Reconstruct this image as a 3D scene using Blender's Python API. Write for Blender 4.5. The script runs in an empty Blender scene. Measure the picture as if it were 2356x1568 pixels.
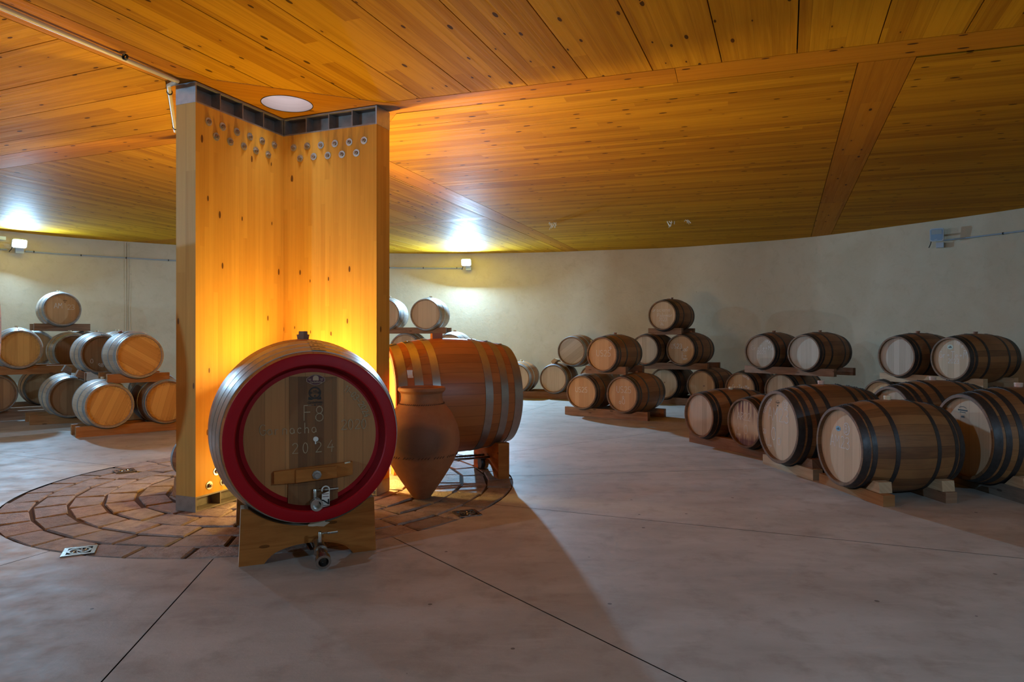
import bpy, bmesh, math, random
from mathutils import Vector, Matrix
random.seed(7)
S = bpy.context.scene
COL = S.collection
PI = math.pi

# ---------------------------------------------------------------- camera, world, exposure
F, HZ, CX, CAMH, ZC = 1560.0, 770.0, 1178.0, 1.35, 3.287
cam_d = bpy.data.cameras.new('camera')
cam = bpy.data.objects.new('camera', cam_d); COL.objects.link(cam)
cam_d.sensor_width = 36.0; cam_d.sensor_fit = 'HORIZONTAL'
cam_d.lens = F / 2356.0 * 36.0
cam_d.shift_y = -(784.0 - HZ) / 2356.0
cam_d.clip_start = 0.05; cam_d.clip_end = 100
cam.location = (0, 0, CAMH); cam.rotation_euler = (PI / 2, 0, 0)
S.camera = cam

W = bpy.data.worlds.new('world'); S.world = W; W.use_nodes = True
W.node_tree.nodes['Background'].inputs[0].default_value = (0.6, 0.75, 1.0, 1)
W.node_tree.nodes['Background'].inputs[1].default_value = 0.02
S.view_settings.view_transform = 'Standard'
S.view_settings.look = 'None'
S.view_settings.gamma = 1.0
S.view_settings.use_curve_mapping = False
S.view_settings.exposure = -0.2
S.cycles.use_denoising = True
S.cycles.max_bounces = 8; S.cycles.diffuse_bounces = 5; S.cycles.glossy_bounces = 3
S.cycles.sample_clamp_indirect = 4.0
S.cycles.caustics_reflective = False; S.cycles.caustics_refractive = False

# light strengths (watts) and colours, all used inside the fixtures' builders
COOL = (0.37, 0.68, 1.0); WARM = (1.0, 0.69, 0.20)
P_LEFT, P_CENTRE, P_BEHIND, P_FAR_LEFT, P_FILL_RIGHT = 195.0, 680.0, 225.0, 180.0, 100.0
P_FILL_FRONT, P_LOW_RIGHT = (12.0, 0.0), (120.0, 0.0)
# (bulb, upward reflector) of each warm lamp
P_UP_FRONT, P_UP_RIGHT, P_UP_LEFT, P_UP_BACK = (6.0, 56.0), (70.0, 120.0), (55.0, 70.0), (55.0, 70.0)
P_SKY = 7.0

# ---------------------------------------------------------------- geometry helpers
def fl(x, y):
    Y = CAMH * F / (y - HZ); return Vector(((x - CX) * Y / F, Y, 0))
def ce(x, y):
    Y = (ZC - CAMH) * F / (HZ - y); return Vector(((x - CX) * Y / F, Y, ZC))
def at(x, y, Y):
    return Vector(((x - CX) * Y / F, Y, CAMH - (y - HZ) * Y / F))
def ang(deg): return Vector((math.cos(math.radians(deg)), math.sin(math.radians(deg)), 0))
PC = Vector((-2.098, 6.194, 0))            # centre of the pillar and of the round room
WALL_R = [(0, 10.5), (22, 10.75), (32, 10.7), (41.9, 10.8), (54.6, 10.56), (68.5, 10.17), (84, 10.02), (100, 9.93),
          (121.5, 9.85), (126, 9.85), (132.8, 9.9), (139.2, 9.79), (160, 9.8), (200, 9.8), (233, 9.8), (270, 9.9), (310, 10.1), (340, 10.3), (360, 10.5)]
def wr(t):
    t %= 360
    for (a, ra), (b, rb) in zip(WALL_R, WALL_R[1:]):
        if a <= t <= b:
            k = (t - a) / (b - a); k = k * k * (3 - 2 * k); return ra + (rb - ra) * k
def wp(t, inset=0.0, z=0.0):
    p = PC + ang(t) * (wr(t) - inset); return Vector((p.x, p.y, z))
def wall_theta(px):                        # angle round the room where picture column px meets the wall
    best = None
    for i in range(0, 3600):
        t = i / 10.0; p = wp(t)
        if p.y <= 0.5: continue
        e = abs((p.x / p.y) * F + CX - px)
        if best is None or e < best[0]: best = (e, t)
    return best[1]

def link(o, parent=None):
    COL.objects.link(o)
    if parent is not None: o.parent = parent
    return o
def empty(name, loc=(0, 0, 0), rz=0.0):
    o = bpy.data.objects.new(name, None); o.empty_display_size = 0.1
    o.location = loc; o.rotation_euler = (0, 0, rz); return link(o)
def tag(o, label, cat, group=None, kind=None):
    o['label'] = label; o['category'] = cat
    if group: o['group'] = group
    if kind: o['kind'] = kind
    return o
def struct(o):
    o['kind'] = 'structure'; return o

class MB:
    """collects faces, with uv, into one mesh"""
    def __init__(s): s.v = []; s.f = []; s.uv = []; s.mi = []; s.sm = []; s.tint = []
    def face(s, pts, uv=None, smooth=False, mi=0, tint=0.5):
        b = len(s.v); s.v += [tuple(p) for p in pts]; s.f.append(tuple(range(b, b + len(pts))))
        s.uv.append(uv or [(p[0], p[1]) for p in pts]); s.sm.append(smooth); s.mi.append(mi); s.tint.append(tint)
    def grid(s, rows, uvs=None, closed=False, smooth=True, mi=0, flip=False):
        b = len(s.v); n = len(rows[0])
        for r in rows: s.v += [tuple(p) for p in r]
        for i in range(len(rows) - 1):
            for j in range(n if closed else n - 1):
                k = (j + 1) % n
                q = [b + i * n + j, b + i * n + k, b + (i + 1) * n + k, b + (i + 1) * n + j]
                if uvs:
                    u = [uvs[i][j], uvs[i][j + 1 if closed else k], uvs[i + 1][j + 1 if closed else k], uvs[i + 1][j]]
                else: u = [(0, 0)] * 4
                if flip: q.reverse(); u.reverse()
                s.f.append(tuple(q)); s.uv.append(u); s.sm.append(smooth); s.mi.append(mi); s.tint.append(0.5)
    def box(s, c, d, M=None, mi=0):
        x, y, z = c; a, b_, e = d[0] / 2, d[1] / 2, d[2] / 2
        P = [Vector((x + i * a, y + j * b_, z + k * e)) for i in (-1, 1) for j in (-1, 1) for k in (-1, 1)]
        if M is not None: P = [M @ p for p in P]
        for q, (u, v) in (((0, 1, 3, 2), (1, 2)), ((4, 6, 7, 5), (1, 2)), ((0, 4, 5, 1), (0, 2)), ((2, 3, 7, 6), (0, 2)), ((0, 2, 6, 4), (0, 1)), ((1, 5, 7, 3), (0, 1))):
            raw = [Vector(((x + (-1, 1)[i >> 2] * a), (y + (-1, 1)[(i >> 1) & 1] * b_), (z + (-1, 1)[i & 1] * e))) for i in q]
            s.face([P[i] for i in q], [(r[u], r[v]) for r in raw], mi=mi)
    def prism(s, poly, h0, h1, axis='z', M=None, mi=0, uvf=None):
        """poly: ccw list of 2d points; extruded along axis from h0 to h1"""
        def P(p, h):
            v = Vector((p[0], p[1], h)) if axis == 'z' else Vector((p[0], h, p[1]))
            return M @ v if M is not None else v
        n = len(poly); uvf = uvf or (lambda p: (p[0], p[1]))
        top = [P(p, h1) for p in poly]; bot = [P(p, h0) for p in poly]
        uv = [uvf(p) for p in poly]
        if axis == 'z': s.face(top, uv, mi=mi); s.face(bot[::-1], uv[::-1], mi=mi)
        else: s.face(top[::-1], uv[::-1], mi=mi); s.face(bot, uv, mi=mi)
        for i in range(n):
            j = (i + 1) % n
            q = [bot[i], bot[j], top[j], top[i]]; u = [(uv[i][0], uv[i][1]), (uv[j][0], uv[j][1]), (uv[j][0], uv[j][1] + (h1 - h0)), (uv[i][0], uv[i][1] + (h1 - h0))]
            if axis != 'z': q.reverse(); u.reverse()
            s.face(q, u, mi=mi)
    def lathe(s, prof, seg=48, axis='y', M=None, mi=0, smooth=True, a0=0.0, a1=2 * PI, flip=False):
        """prof: list of (radius, height along axis)"""
        full = abs(a1 - a0 - 2 * PI) < 1e-6; n = seg if full else seg + 1
        rows = []; uvs = []
        for r, h in prof:
            row = []; u = []
            for i in range(n):
                t = a0 + (a1 - a0) * i / seg
                p = Vector((r * math.sin(t), h, r * math.cos(t))) if axis == 'y' else Vector((r * math.cos(t), r * math.sin(t), h))
                row.append(M @ p if M is not None else p); u.append((i / seg, h))
            u.append((1.0, h))
            rows.append(row); uvs.append(u)
        s.grid(rows, uvs, closed=full, smooth=smooth, mi=mi, flip=flip)
    def tube(s, pts, r, seg=10, mi=0, caps=True):
        pts = [Vector(p) for p in pts]; rows = []; up = None
        for i, p in enumerate(pts):
            d = (pts[min(i + 1, len(pts) - 1)] - pts[max(i - 1, 0)]).normalized()
            a = d.cross(Vector((0, 0, 1)))
            if a.length < 0.05: a = d.cross(Vector((0, 1, 0)))
            a.normalize(); b = d.cross(a)
            rows.append([p + a * r * math.cos(2 * PI * k / seg) + b * r * math.sin(2 * PI * k / seg) for k in range(seg)])
        s.grid(rows, None, closed=True, mi=mi)
        if caps: s.face(rows[0][::-1], mi=mi); s.face(rows[-1], mi=mi)
    def data(s, name, mats):
        me = bpy.data.meshes.new(name); me.from_pydata(s.v, [], s.f); me.update()
        ul = me.uv_layers.new(name='UVMap')
        flat = [c for u in s.uv for p in u for c in p]
        ul.data.foreach_set('uv', flat)
        me.polygons.foreach_set('use_smooth', s.sm); me.polygons.foreach_set('material_index', s.mi)
        ta = me.attributes.new('tint', 'FLOAT', 'FACE'); ta.data.foreach_set('value', s.tint)
        for m in (mats if isinstance(mats, (list, tuple)) else [mats]): me.materials.append(m)
        bm = bmesh.new(); bm.from_mesh(me); bmesh.ops.remove_doubles(bm, verts=bm.verts, dist=1e-5)
        bm.normal_update()
        for e in bm.edges:
            if len(e.link_faces) == 2 and e.calc_face_angle(0) > 0.6: e.smooth = False
        bm.to_mesh(me); bm.free()
        return me
    def build(s, name, mats, parent=None, loc=None, rot=None, fixn=False):
        me = s.data(name, mats)
        if fixn:
            bm = bmesh.new(); bm.from_mesh(me); bmesh.ops.recalc_face_normals(bm, faces=bm.faces); bm.to_mesh(me); bm.free()
        o = bpy.data.objects.new(name, me); link(o, parent)
        if loc is not None: o.location = loc
        if rot is not None: o.rotation_euler = rot
        return o

# ---------------------------------------------------------------- materials
def hexlin(r, g, b): return tuple(((c / 255) / 12.92 if c / 255 <= 0.04045 else ((c / 255 + 0.055) / 1.055) ** 2.4) for c in (r, g, b)) + (1,)
class NT:
    def __init__(s, name):
        s.m = bpy.data.materials.new(name); s.m.use_nodes = True; s.t = s.m.node_tree; s.n = s.t.nodes; s.l = s.t.links
        s.b = s.n['Principled BSDF']
    def node(s, typ, **kw):
        n = s.n.new(typ)
        for k, v in kw.items():
            if k.startswith('_'): setattr(n, k[1:], v)
        return n
    def set(s, sock, v):
        if hasattr(v, 'is_output') or isinstance(v, bpy.types.NodeSocket): s.l.new(v, sock)
        else: sock.default_value = v
    def math(s, op, a, b=0.0, c=None, clamp=False):
        n = s.n.new('ShaderNodeMath'); n.operation = op; n.use_clamp = clamp
        s.set(n.inputs[0], a); s.set(n.inputs[1], b)
        if c is not None: s.set(n.inputs[2], c)
        return n.outputs[0]
    def comb(s, x, y, z=0.0):
        n = s.n.new('ShaderNodeCombineXYZ'); s.set(n.inputs[0], x); s.set(n.inputs[1], y); s.set(n.inputs[2], z); return n.outputs[0]
    def sep(s, v):
        n = s.n.new('ShaderNodeSeparateXYZ'); s.set(n.inputs[0], v); return n.outputs
    def noise(s, vec, scale=5, detail=4, rough=0.55, dist=0.0):
        n = s.n.new('ShaderNodeTexNoise'); s.set(n.inputs['Vector'], vec); n.inputs['Scale'].default_value = scale
        n.inputs['Detail'].default_value = detail; n.inputs['Roughness'].default_value = rough; n.inputs['Distortion'].default_value = dist
        return n.outputs['Fac']
    def white(s, vec):
        n = s.n.new('ShaderNodeTexWhiteNoise'); n.noise_dimensions = '3D'; s.set(n.inputs['Vector'], vec); return n.outputs['Value']
    def voro(s, vec, scale, rand=1.0, dim='2D'):
        n = s.n.new('ShaderNodeTexVoronoi'); n.voronoi_dimensions = dim; s.set(n.inputs['Vector'], vec); n.inputs['Scale'].default_value = scale; n.inputs['Randomness'].default_value = rand; return n
    def mix(s, fac, a, b, mode='MIX'):
        n = s.n.new('ShaderNodeMix'); n.data_type = 'RGBA'; n.blend_type = mode
        s.set(n.inputs[0], fac); s.set(n.inputs[6], a); s.set(n.inputs[7], b); return n.outputs[2]
    def ramp(s, fac, lo, hi):
        n = s.n.new('ShaderNodeMapRange'); s.set(n.inputs[0], fac); n.inputs[1].default_value = lo; n.inputs[2].default_value = hi; return n.outputs[0]
    def uv(s): return s.n.new('ShaderNodeUVMap').outputs[0]
    def obj(s): return s.n.new('ShaderNodeTexCoord').outputs['Object']
    def rnd(s): return s.n.new('ShaderNodeObjectInfo').outputs['Random']
    def attr(s, name):
        n = s.n.new('ShaderNodeAttribute'); n.attribute_name = name; return n.outputs['Fac']
    def bump(s, h, strength=0.2, dist=0.01):
        n = s.n.new('ShaderNodeBump'); n.inputs['Strength'].default_value = strength; n.inputs['Distance'].default_value = dist
        s.set(n.inputs['Height'], h); s.l.new(n.outputs[0], s.b.inputs['Normal'])
    def done(s, col, rough=0.5, metal=0.0, spec=0.5):
        s.set(s.b.inputs['Base Color'], col); s.set(s.b.inputs['Roughness'], rough); s.set(s.b.inputs['Metallic'], metal)
        s.b.inputs['Specular IOR Level'].default_value = spec
        return s.m

def timber(name, base, dark, knot, strip=0.12, length=2.4, rough=0.4, knots=0.5, contrast=1.0, spec=0.5, bump=0.08):
    """laminated boards: u along the grain, v across (metres); strips with their own tone, grain and knots"""
    n = NT(name); u, v, _ = n.sep(n.uv()); t = n.attr('tint')
    v2 = n.math('ADD', v, n.math('MULTIPLY', t, 37.0)); u2 = n.math('ADD', u, n.math('MULTIPLY', t, 91.0))
    row = n.math('FLOOR', n.math('DIVIDE', v2, strip))
    sh = n.math('MULTIPLY', n.white(n.comb(row, 3.3)), 7.0)
    seg = n.math('FLOOR', n.math('ADD', n.math('DIVIDE', u2, length), sh))
    tone = n.white(n.comb(row, seg, 1.7))
    g1 = n.noise(n.comb(n.math('MULTIPLY', u2, 0.9), n.math('MULTIPLY', v2, 28.0), tone), 1.0, 5, 0.6, 0.6)
    g2 = n.noise(n.comb(n.math('MULTIPLY', u2, 3.0), n.math('MULTIPLY', v2, 130.0), tone), 1.0, 2, 0.5)
    fac = n.math('ADD', n.math('MULTIPLY', n.ramp(g1, 0.3, 0.75), 0.55 * contrast), n.math('ADD', n.math('MULTIPLY', n.math('SUBTRACT', tone, 0.5), 0.55 * contrast), n.math('MULTIPLY', n.math('SUBTRACT', g2, 0.5), 0.35 * contrast)), None, True)
    c = n.mix(fac, base, dark)
    kv = n.voro(n.comb(n.math('MULTIPLY', u2, 2.2), n.math('MULTIPLY', v2, 6.0), 0.0), 1.0)
    gate = n.math('LESS_THAN', n.sep(kv.outputs['Color'])[0], knots)
    size = n.math('MULTIPLY', n.sep(kv.outputs['Color'])[1], 0.055)
    kd = n.ramp(kv.outputs['Distance'], 0.0, 0.2)
    k = n.math('MULTIPLY', gate, n.math('LESS_THAN', kv.outputs['Distance'], n.math('ADD', size, 0.025)))
    halo = n.math('MULTIPLY', gate, n.math('MULTIPLY', n.math('SUBTRACT', 1.0, kd), 0.35))
    c = n.mix(halo, c, dark); c = n.mix(n.math('MULTIPLY', k, 0.85), c, knot)
    fr = n.math('FRACT', n.math('DIVIDE', v2, strip))
    edge = n.math('LESS_THAN', fr, 0.018)
    c = n.mix(n.math('MULTIPLY', edge, 0.35), c, knot)
    n.bump(g1, bump, 0.004)
    return n.done(c, n.math('ADD', rough - 0.08, n.math('MULTIPLY', g1, 0.2)), 0, spec)

def rough_wood(name, base, dark, rough=0.7, scale=1.0, spec=0.3):
    """a sawn timber, grain along the first uv axis"""
    n = NT(name); u, v, _ = n.sep(n.uv()); r = n.math('MULTIPLY', n.rnd(), 50.0)
    g1 = n.noise(n.comb(n.math('MULTIPLY', u, 2.0 * scale), n.math('MULTIPLY', v, 22.0 * scale), r), 1.0, 6, 0.6, 0.8)
    g2 = n.noise(n.comb(u, v, r), 5.0, 3)
    c = n.mix(n.ramp(g1, 0.3, 0.72), base, dark); c = n.mix(n.math('MULTIPLY', n.ramp(g2, 0.5, 0.8), 0.45), c, dark)
    kv = n.voro(n.comb(n.math('MULTIPLY', u, 3.0), n.math('MULTIPLY', v, 9.0), r), 1.0)
    k = n.math('MULTIPLY', n.math('LESS_THAN', kv.outputs['Distance'], 0.09), n.math('LESS_THAN', n.sep(kv.outputs['Color'])[0], 0.3))
    c = n.mix(n.math('MULTIPLY', k, 0.7), c, (dark[0] * .3, dark[1] * .3, dark[2] * .3, 1))
    n.bump(g1, 0.2, 0.004)
    return n.done(c, rough, 0, spec)

def staves(name, base, dark, count=26, rough=0.55, spec=0.4, stain=0.0, var=0.8):
    n = NT(name); u, v, _ = n.sep(n.uv()); r = n.math('MULTIPLY', n.rnd(), 77.0)
    k = n.math('MULTIPLY', u, count); row = n.math('FLOOR', k); tone = n.white(n.comb(row, r, 0.5))
    g = n.noise(n.comb(n.math('MULTIPLY', u, 190.0), n.math('MULTIPLY', v, 4.0), r), 1.0, 5, 0.6, 0.5)
    fac = n.math('ADD', n.math('MULTIPLY', n.ramp(g, 0.25, 0.75), 0.5), n.math('MULTIPLY', n.math('SUBTRACT', tone, 0.5), var), None, True)
    c = n.mix(fac, base, dark)
    fr = n.math('FRACT', k); e = n.math('ADD', n.math('LESS_THAN', fr, 0.035), 0.0)
    c = n.mix(n.math('MULTIPLY', e, 0.6), c, (dark[0] * .35, dark[1] * .35, dark[2] * .35, 1))
    if stain:
        b = n.noise(n.comb(n.math('MULTIPLY', u, 9.0), n.math('MULTIPLY', v, 2.5), r), 1.0, 3)
        c = n.mix(n.math('MULTIPLY', n.ramp(b, 0.5, 0.72), stain), c, (0.05, 0.012, 0.02, 1))
    n.bump(g, 0.12, 0.003)
    return n.done(c, rough, 0, spec)

def headwood(name, base, dark, plank=0.085, rough=0.5, spec=0.35, wine=False, end_dark=0.0, var=0.9):
    """barrel head: planks run along v"""
    n = NT(name); u, v, _ = n.sep(n.uv()); r = n.math('MULTIPLY', n.rnd(), 33.0)
    k = n.math('DIVIDE', n.math('ADD', u, 3.03), plank); row = n.math('FLOOR', k); tone = n.white(n.comb(row, r, 0.9))
    g = n.noise(n.comb(n.math('MULTIPLY', u, 60.0), n.math('MULTIPLY', v, 2.5), n.math('ADD', r, tone)), 1.0, 5, 0.6, 0.7)
    fac = n.math('ADD', n.math('MULTIPLY', n.ramp(g, 0.25, 0.8), 0.5), n.math('MULTIPLY', n.math('SUBTRACT', tone, 0.45), var), None, True)
    c = n.mix(fac, base, dark)
    e = n.math('LESS_THAN', n.math('FRACT', k), 0.03)
    c = n.mix(n.math('MULTIPLY', e, 0.5), c, (dark[0] * .4, dark[1] * .4, dark[2] * .4, 1))
    if wine:
        s1 = n.noise(n.comb(n.math('MULTIPLY', u, 26.0), n.math('MULTIPLY', v, 1.2), 4.0), 1.0, 3, 0.6)
        topm = n.ramp(v, -0.02, 0.16); botm = n.ramp(v, -0.10, -0.20)
        m = n.math('MULTIPLY', n.ramp(s1, 0.46, 0.54), n.math('MAXIMUM', topm, botm), None, True)
        m2 = n.math('MULTIPLY', n.ramp(v, -0.155, -0.20), n.ramp(n.noise(n.comb(n.math('MULTIPLY', u, 40.0), 0.0, 2.0), 1.0, 2), 0.32, 0.5))
        c = n.mix(n.math('MULTIPLY', n.math('MAXIMUM', m, m2), 0.85), c, (0.11, 0.012, 0.04, 1))
    if end_dark:
        rr = n.math('SQRT', n.math('ADD', n.math('MULTIPLY', u, u), n.math('MULTIPLY', v, v)))
        b = n.noise(n.comb(u, v, r), 40.0, 4)
        c = n.mix(n.math('MULTIPLY', n.math('MULTIPLY', n.ramp(rr, 0.19, 0.25), n.ramp(b, 0.45, 0.6)), end_dark), c, (dark[0] * .25, dark[1] * .2, dark[2] * .2, 1))
    return n.done(c, rough, 0, spec)

def metal(name, col, rough=0.4, metallic=0.9, mott=0.3, scale=30.0, dark=0.5):
    n = NT(name); b = n.noise(n.obj(), scale, 5, 0.6)
    c = n.mix(n.math('MULTIPLY', n.ramp(b, 0.4, 0.75), mott), col, (col[0] * dark, col[1] * dark, col[2] * dark, 1))
    return n.done(c, n.math('ADD', rough - 0.1, n.math('MULTIPLY', b, 0.25)), metallic, 0.5)
def plain(name, col, rough=0.5, metallic=0.0, spec=0.5, mott=0.15, scale=25.0):
    n = NT(name); b = n.noise(n.obj(), scale, 4)
    c = n.mix(n.math('MULTIPLY', b, mott), col, (col[0] * .5, col[1] * .5, col[2] * .5, 1))
    return n.done(c, rough, metallic, spec)
def glow(name, col, strength):
    n = NT(name); n.b.inputs['Emission Color'].default_value = (*col, 1); n.b.inputs['Emission Strength'].default_value = strength
    return n.done((0.8, 0.8, 0.8, 1), 0.4)

M = {}
M['ceiling'] = timber('ceiling_timber', (0.64, 0.315, 0.014, 1), (0.36, 0.140, 0.006, 1), (0.030, 0.011, 0.003, 1), 0.11, 3.2, 0.62, 0.60, 1.25, 0.05, 0.35)
M['band'] = timber('ceiling_band_timber', (0.58, 0.245, 0.014, 1), (0.34, 0.115, 0.007, 1), (0.032, 0.012, 0.005, 1), 0.16, 4.0, 0.56, 0.55, 1.0, 0.05, 0.35)
M['clt'] = timber('pillar_timber', (0.70, 0.345, 0.045, 1), (0.50, 0.205, 0.020, 1), (0.06, 0.018, 0.007, 1), 0.045, 1.1, 0.55, 0.40, 0.8, 0.2, 0.05)
M['clt_end'] = timber('pillar_end_timber', (0.60, 0.35, 0.085, 1), (0.43, 0.205, 0.035, 1), (0.10, 0.05, 0.03, 1), 0.2, 9.0, 0.5, 0.35, 0.8, 0.4, 0.05)  # end face tone, slightly less orange than the side faces
M['dark_gap'] = plain('joint_shadow_gap', (0.02, 0.012, 0.006, 1), 0.9)
M['shaft'] = timber('skylight_shaft_wood', (0.30, 0.22, 0.20, 1), (0.19, 0.13, 0.12, 1), (0.3, 0.2, 0.15, 1), 0.05, 5.0, 0.6, 0.0, 0.9)
M['steel'] = metal('dark_steel', (0.30, 0.265, 0.235, 1), 0.5, 0.5, 0.5, 14)
M['steel_pale'] = metal('galvanised_steel', (0.42, 0.44, 0.46, 1), 0.45, 0.8, 0.4, 18)
M['bolt'] = metal('bolt_zinc', (0.62, 0.62, 0.58, 1), 0.35, 0.9, 0.5, 60)
M['bolt_core'] = metal('bolt_thread', (0.36, 0.27, 0.20, 1), 0.45, 0.8, 0.6, 60)
M['stainless'] = metal('stainless', (0.48, 0.47, 0.45, 1), 0.22, 1.0, 0.15, 30)
M['pipe'] = plain('cream_conduit', (0.62, 0.55, 0.40, 1), 0.4)
M['grey_pipe'] = plain('grey_conduit', (0.33, 0.38, 0.44, 1), 0.4)
M['lampbody'] = plain('lamp_housing', (0.50, 0.56, 0.64, 1), 0.4)
M['lampface'] = plain('lamp_face_blue', (0.16, 0.27, 0.42, 1), 0.3)
M['black'] = plain('black_plastic', (0.012, 0.012, 0.012, 1), 0.5)
M['led_off'] = plain('unlit_led_field', (0.35, 0.38, 0.38, 1), 0.3, 0, 0.5, 0.8, 160)
M['led_on'] = glow('lit_led_field', (0.86, 0.95, 1.0), 60.0)
M['up_on'] = glow('uplight_lens', (1.0, 0.72, 0.3), 30.0)
M['green'] = glow('green_sign', (0.35, 0.8, 0.6), 0.25)
M['chalk'] = plain('chalk', (0.75, 0.76, 0.74, 1), 0.9, 0, 0.2, 0.5, 90)
M['faintchalk'] = plain('faint_chalk', (0.46, 0.33, 0.20, 1), 0.9, 0, 0.2, 0.5, 90)
M['bung'] = plain('pale_bung', (0.74, 0.64, 0.44, 1), 0.5)
M['bung_brown'] = plain('brown_bung', (0.30, 0.15, 0.09, 1), 0.6)
M['bung_pink'] = plain('silicone_bung', (0.66, 0.47, 0.38, 1), 0.5)
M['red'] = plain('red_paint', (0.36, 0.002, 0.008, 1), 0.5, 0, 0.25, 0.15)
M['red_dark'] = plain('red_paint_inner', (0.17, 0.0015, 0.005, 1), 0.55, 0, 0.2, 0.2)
M['white'] = plain('white_plastic', (0.75, 0.72, 0.66, 1), 0.5)
M['ink'] = plain('black_ink', (0.012, 0.010, 0.008, 1), 0.6)
M['maroon'] = plain('maroon_sticker', (0.10, 0.008, 0.018, 1), 0.4)
M['cream'] = plain('cream_print', (0.55, 0.36, 0.22, 1), 0.5)
M['blue'] = plain('blue_sticker', (0.20, 0.42, 0.60, 1), 0.4)
M['greensticker'] = plain('green_white_sticker', (0.50, 0.58, 0.48, 1), 0.4)
M['hoop_galv'] = metal('galvanised_hoop', (0.34, 0.42, 0.50, 1), 0.42, 0.75, 0.35, 20)
M['hoop_dark'] = metal('dark_hoop', (0.075, 0.070, 0.072, 1), 0.48, 0.7, 0.6, 26)
M['hoop_mid'] = metal('weathered_hoop', (0.17, 0.16, 0.15, 1), 0.42, 0.8, 0.5, 22)
M['hoop_cask'] = metal('cask_hoop', (0.40, 0.38, 0.36, 1), 0.33, 0.9, 0.25, 16)
M['st_pale'] = staves('new_oak_staves', (0.50, 0.38, 0.27, 1), (0.30, 0.20, 0.14, 1), 28, 0.6, 0.3, 0.12, 0.7)
M['st_brown'] = staves('aged_oak_staves', (0.31, 0.145, 0.055, 1), (0.12, 0.048, 0.020, 1), 26, 0.5, 0.4, 0.3, 1.0)
M['st_us'] = staves('amber_oak_staves', (0.38, 0.19, 0.075, 1), (0.20, 0.085, 0.030, 1), 26, 0.5, 0.4, 0.1)
M['st_cask'] = staves('cask_oak_staves', (0.40, 0.135, 0.036, 1), (0.21, 0.060, 0.016, 1), 34, 0.42, 0.45, 0.0, 0.9)
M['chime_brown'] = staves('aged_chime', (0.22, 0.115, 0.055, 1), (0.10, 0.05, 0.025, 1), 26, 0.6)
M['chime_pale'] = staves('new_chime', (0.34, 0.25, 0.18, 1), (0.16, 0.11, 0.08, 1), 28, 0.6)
M['hd_pale'] = headwood('pale_oak_head', (0.60, 0.46, 0.31, 1), (0.42, 0.29, 0.17, 1))
M['hd_grey'] = headwood('grey_oak_head', (0.52, 0.45, 0.36, 1), (0.36, 0.29, 0.21, 1))
M['hd_us'] = headwood('amber_oak_head', (0.55, 0.33, 0.16, 1), (0.42, 0.22, 0.09, 1))
M['hd_warm_lit'] = headwood('warm_lit_oak_head', (0.62, 0.36, 0.11, 1), (0.40, 0.19, 0.045, 1), 0.075, 0.5, 0.35, False, 0.3)  # same oak, with the warm lamp light put into its colour
M['hd_brown'] = headwood('brown_oak_head', (0.34, 0.20, 0.10, 1), (0.20, 0.10, 0.045, 1))
M['hd_wine'] = headwood('wine_stained_head', (0.60, 0.46, 0.31, 1), (0.45, 0.31, 0.19, 1), 0.085, 0.5, 0.35, True)
M['hd_cask'] = headwood('cask_head_oak', (0.50, 0.215, 0.065, 1), (0.33, 0.13, 0.038, 1), 0.115, 0.45, 0.4)
M['hd_hatch'] = headwood('hatch_oak', (0.25, 0.105, 0.036, 1), (0.13, 0.050, 0.018, 1), 0.05, 0.5, 0.3)
M['rail'] = rough_wood('rail_timber', (0.33, 0.19, 0.115, 1), (0.18, 0.09, 0.05, 1))
M['rail_orange'] = rough_wood('warm_rail_timber', (0.42, 0.20, 0.075, 1), (0.25, 0.10, 0.03, 1))
M['rail_pale'] = rough_wood('pale_rail_timber', (0.56, 0.40, 0.25, 1), (0.38, 0.24, 0.13, 1))
M['rail_grey'] = rough_wood('weathered_rail_timber', (0.26, 0.22, 0.18, 1), (0.13, 0.10, 0.08, 1))
M['cradle'] = rough_wood('cradle_timber', (0.48, 0.175, 0.042, 1), (0.26, 0.082, 0.018, 1), 0.75, 0.7, 0.1)
M['cradle_top'] = plain('raw_cradle_edge', (0.62, 0.48, 0.34, 1), 0.7)
# ---------------------------------------------------------------- floor
def floor_mat():
    n = NT('polished_concrete'); o = n.obj(); x, y, z = n.sep(o)
    a = n.noise(n.comb(x, n.math('MULTIPLY', y, 2.2)), 1.1, 6, 0.6, 0.4); b = n.noise(o, 4.5, 5, 0.65); sp = n.noise(o, 26.0, 4, 0.7)
    c = n.mix(n.ramp(a, 0.35, 0.7), (0.49, 0.445, 0.41, 1), (0.36, 0.315, 0.28, 1))
    c = n.mix(n.math('MULTIPLY', n.ramp(b, 0.5, 0.72), 0.5), c, (0.27, 0.205, 0.16, 1)); st = n.noise(n.comb(n.math('MULTIPLY', x, 2.0), n.math('MULTIPLY', y, 9.0)), 1.6, 5, 0.65, 1.0); c = n.mix(n.math('MULTIPLY', n.ramp(st, 0.55, 0.75), 0.3), c, (0.60, 0.55, 0.51, 1))
    dots = n.voro(o, 2.3); c = n.mix(n.math('MULTIPLY', n.math('MULTIPLY', n.math('LESS_THAN', n.sep(dots.outputs['Color'])[0], 0.3), n.math('LESS_THAN', dots.outputs['Distance'], n.math('MULTIPLY', n.sep(dots.outputs['Color'])[1], 0.03))), 0.7), c, (0.05, 0.035, 0.03, 1))
    n.bump(n.math('ADD', n.math('MULTIPLY', sp, 0.6), b), 0.14, 0.012)
    return n.done(c, n.math('ADD', 0.33, n.math('MULTIPLY', b, 0.42)), 0, 0.16)
M['floor'] = floor_mat()
R0 = 2.11                                  # radius of the paved circle round the pillar
mb = MB()
N = 96; J0 = 68.0
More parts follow.
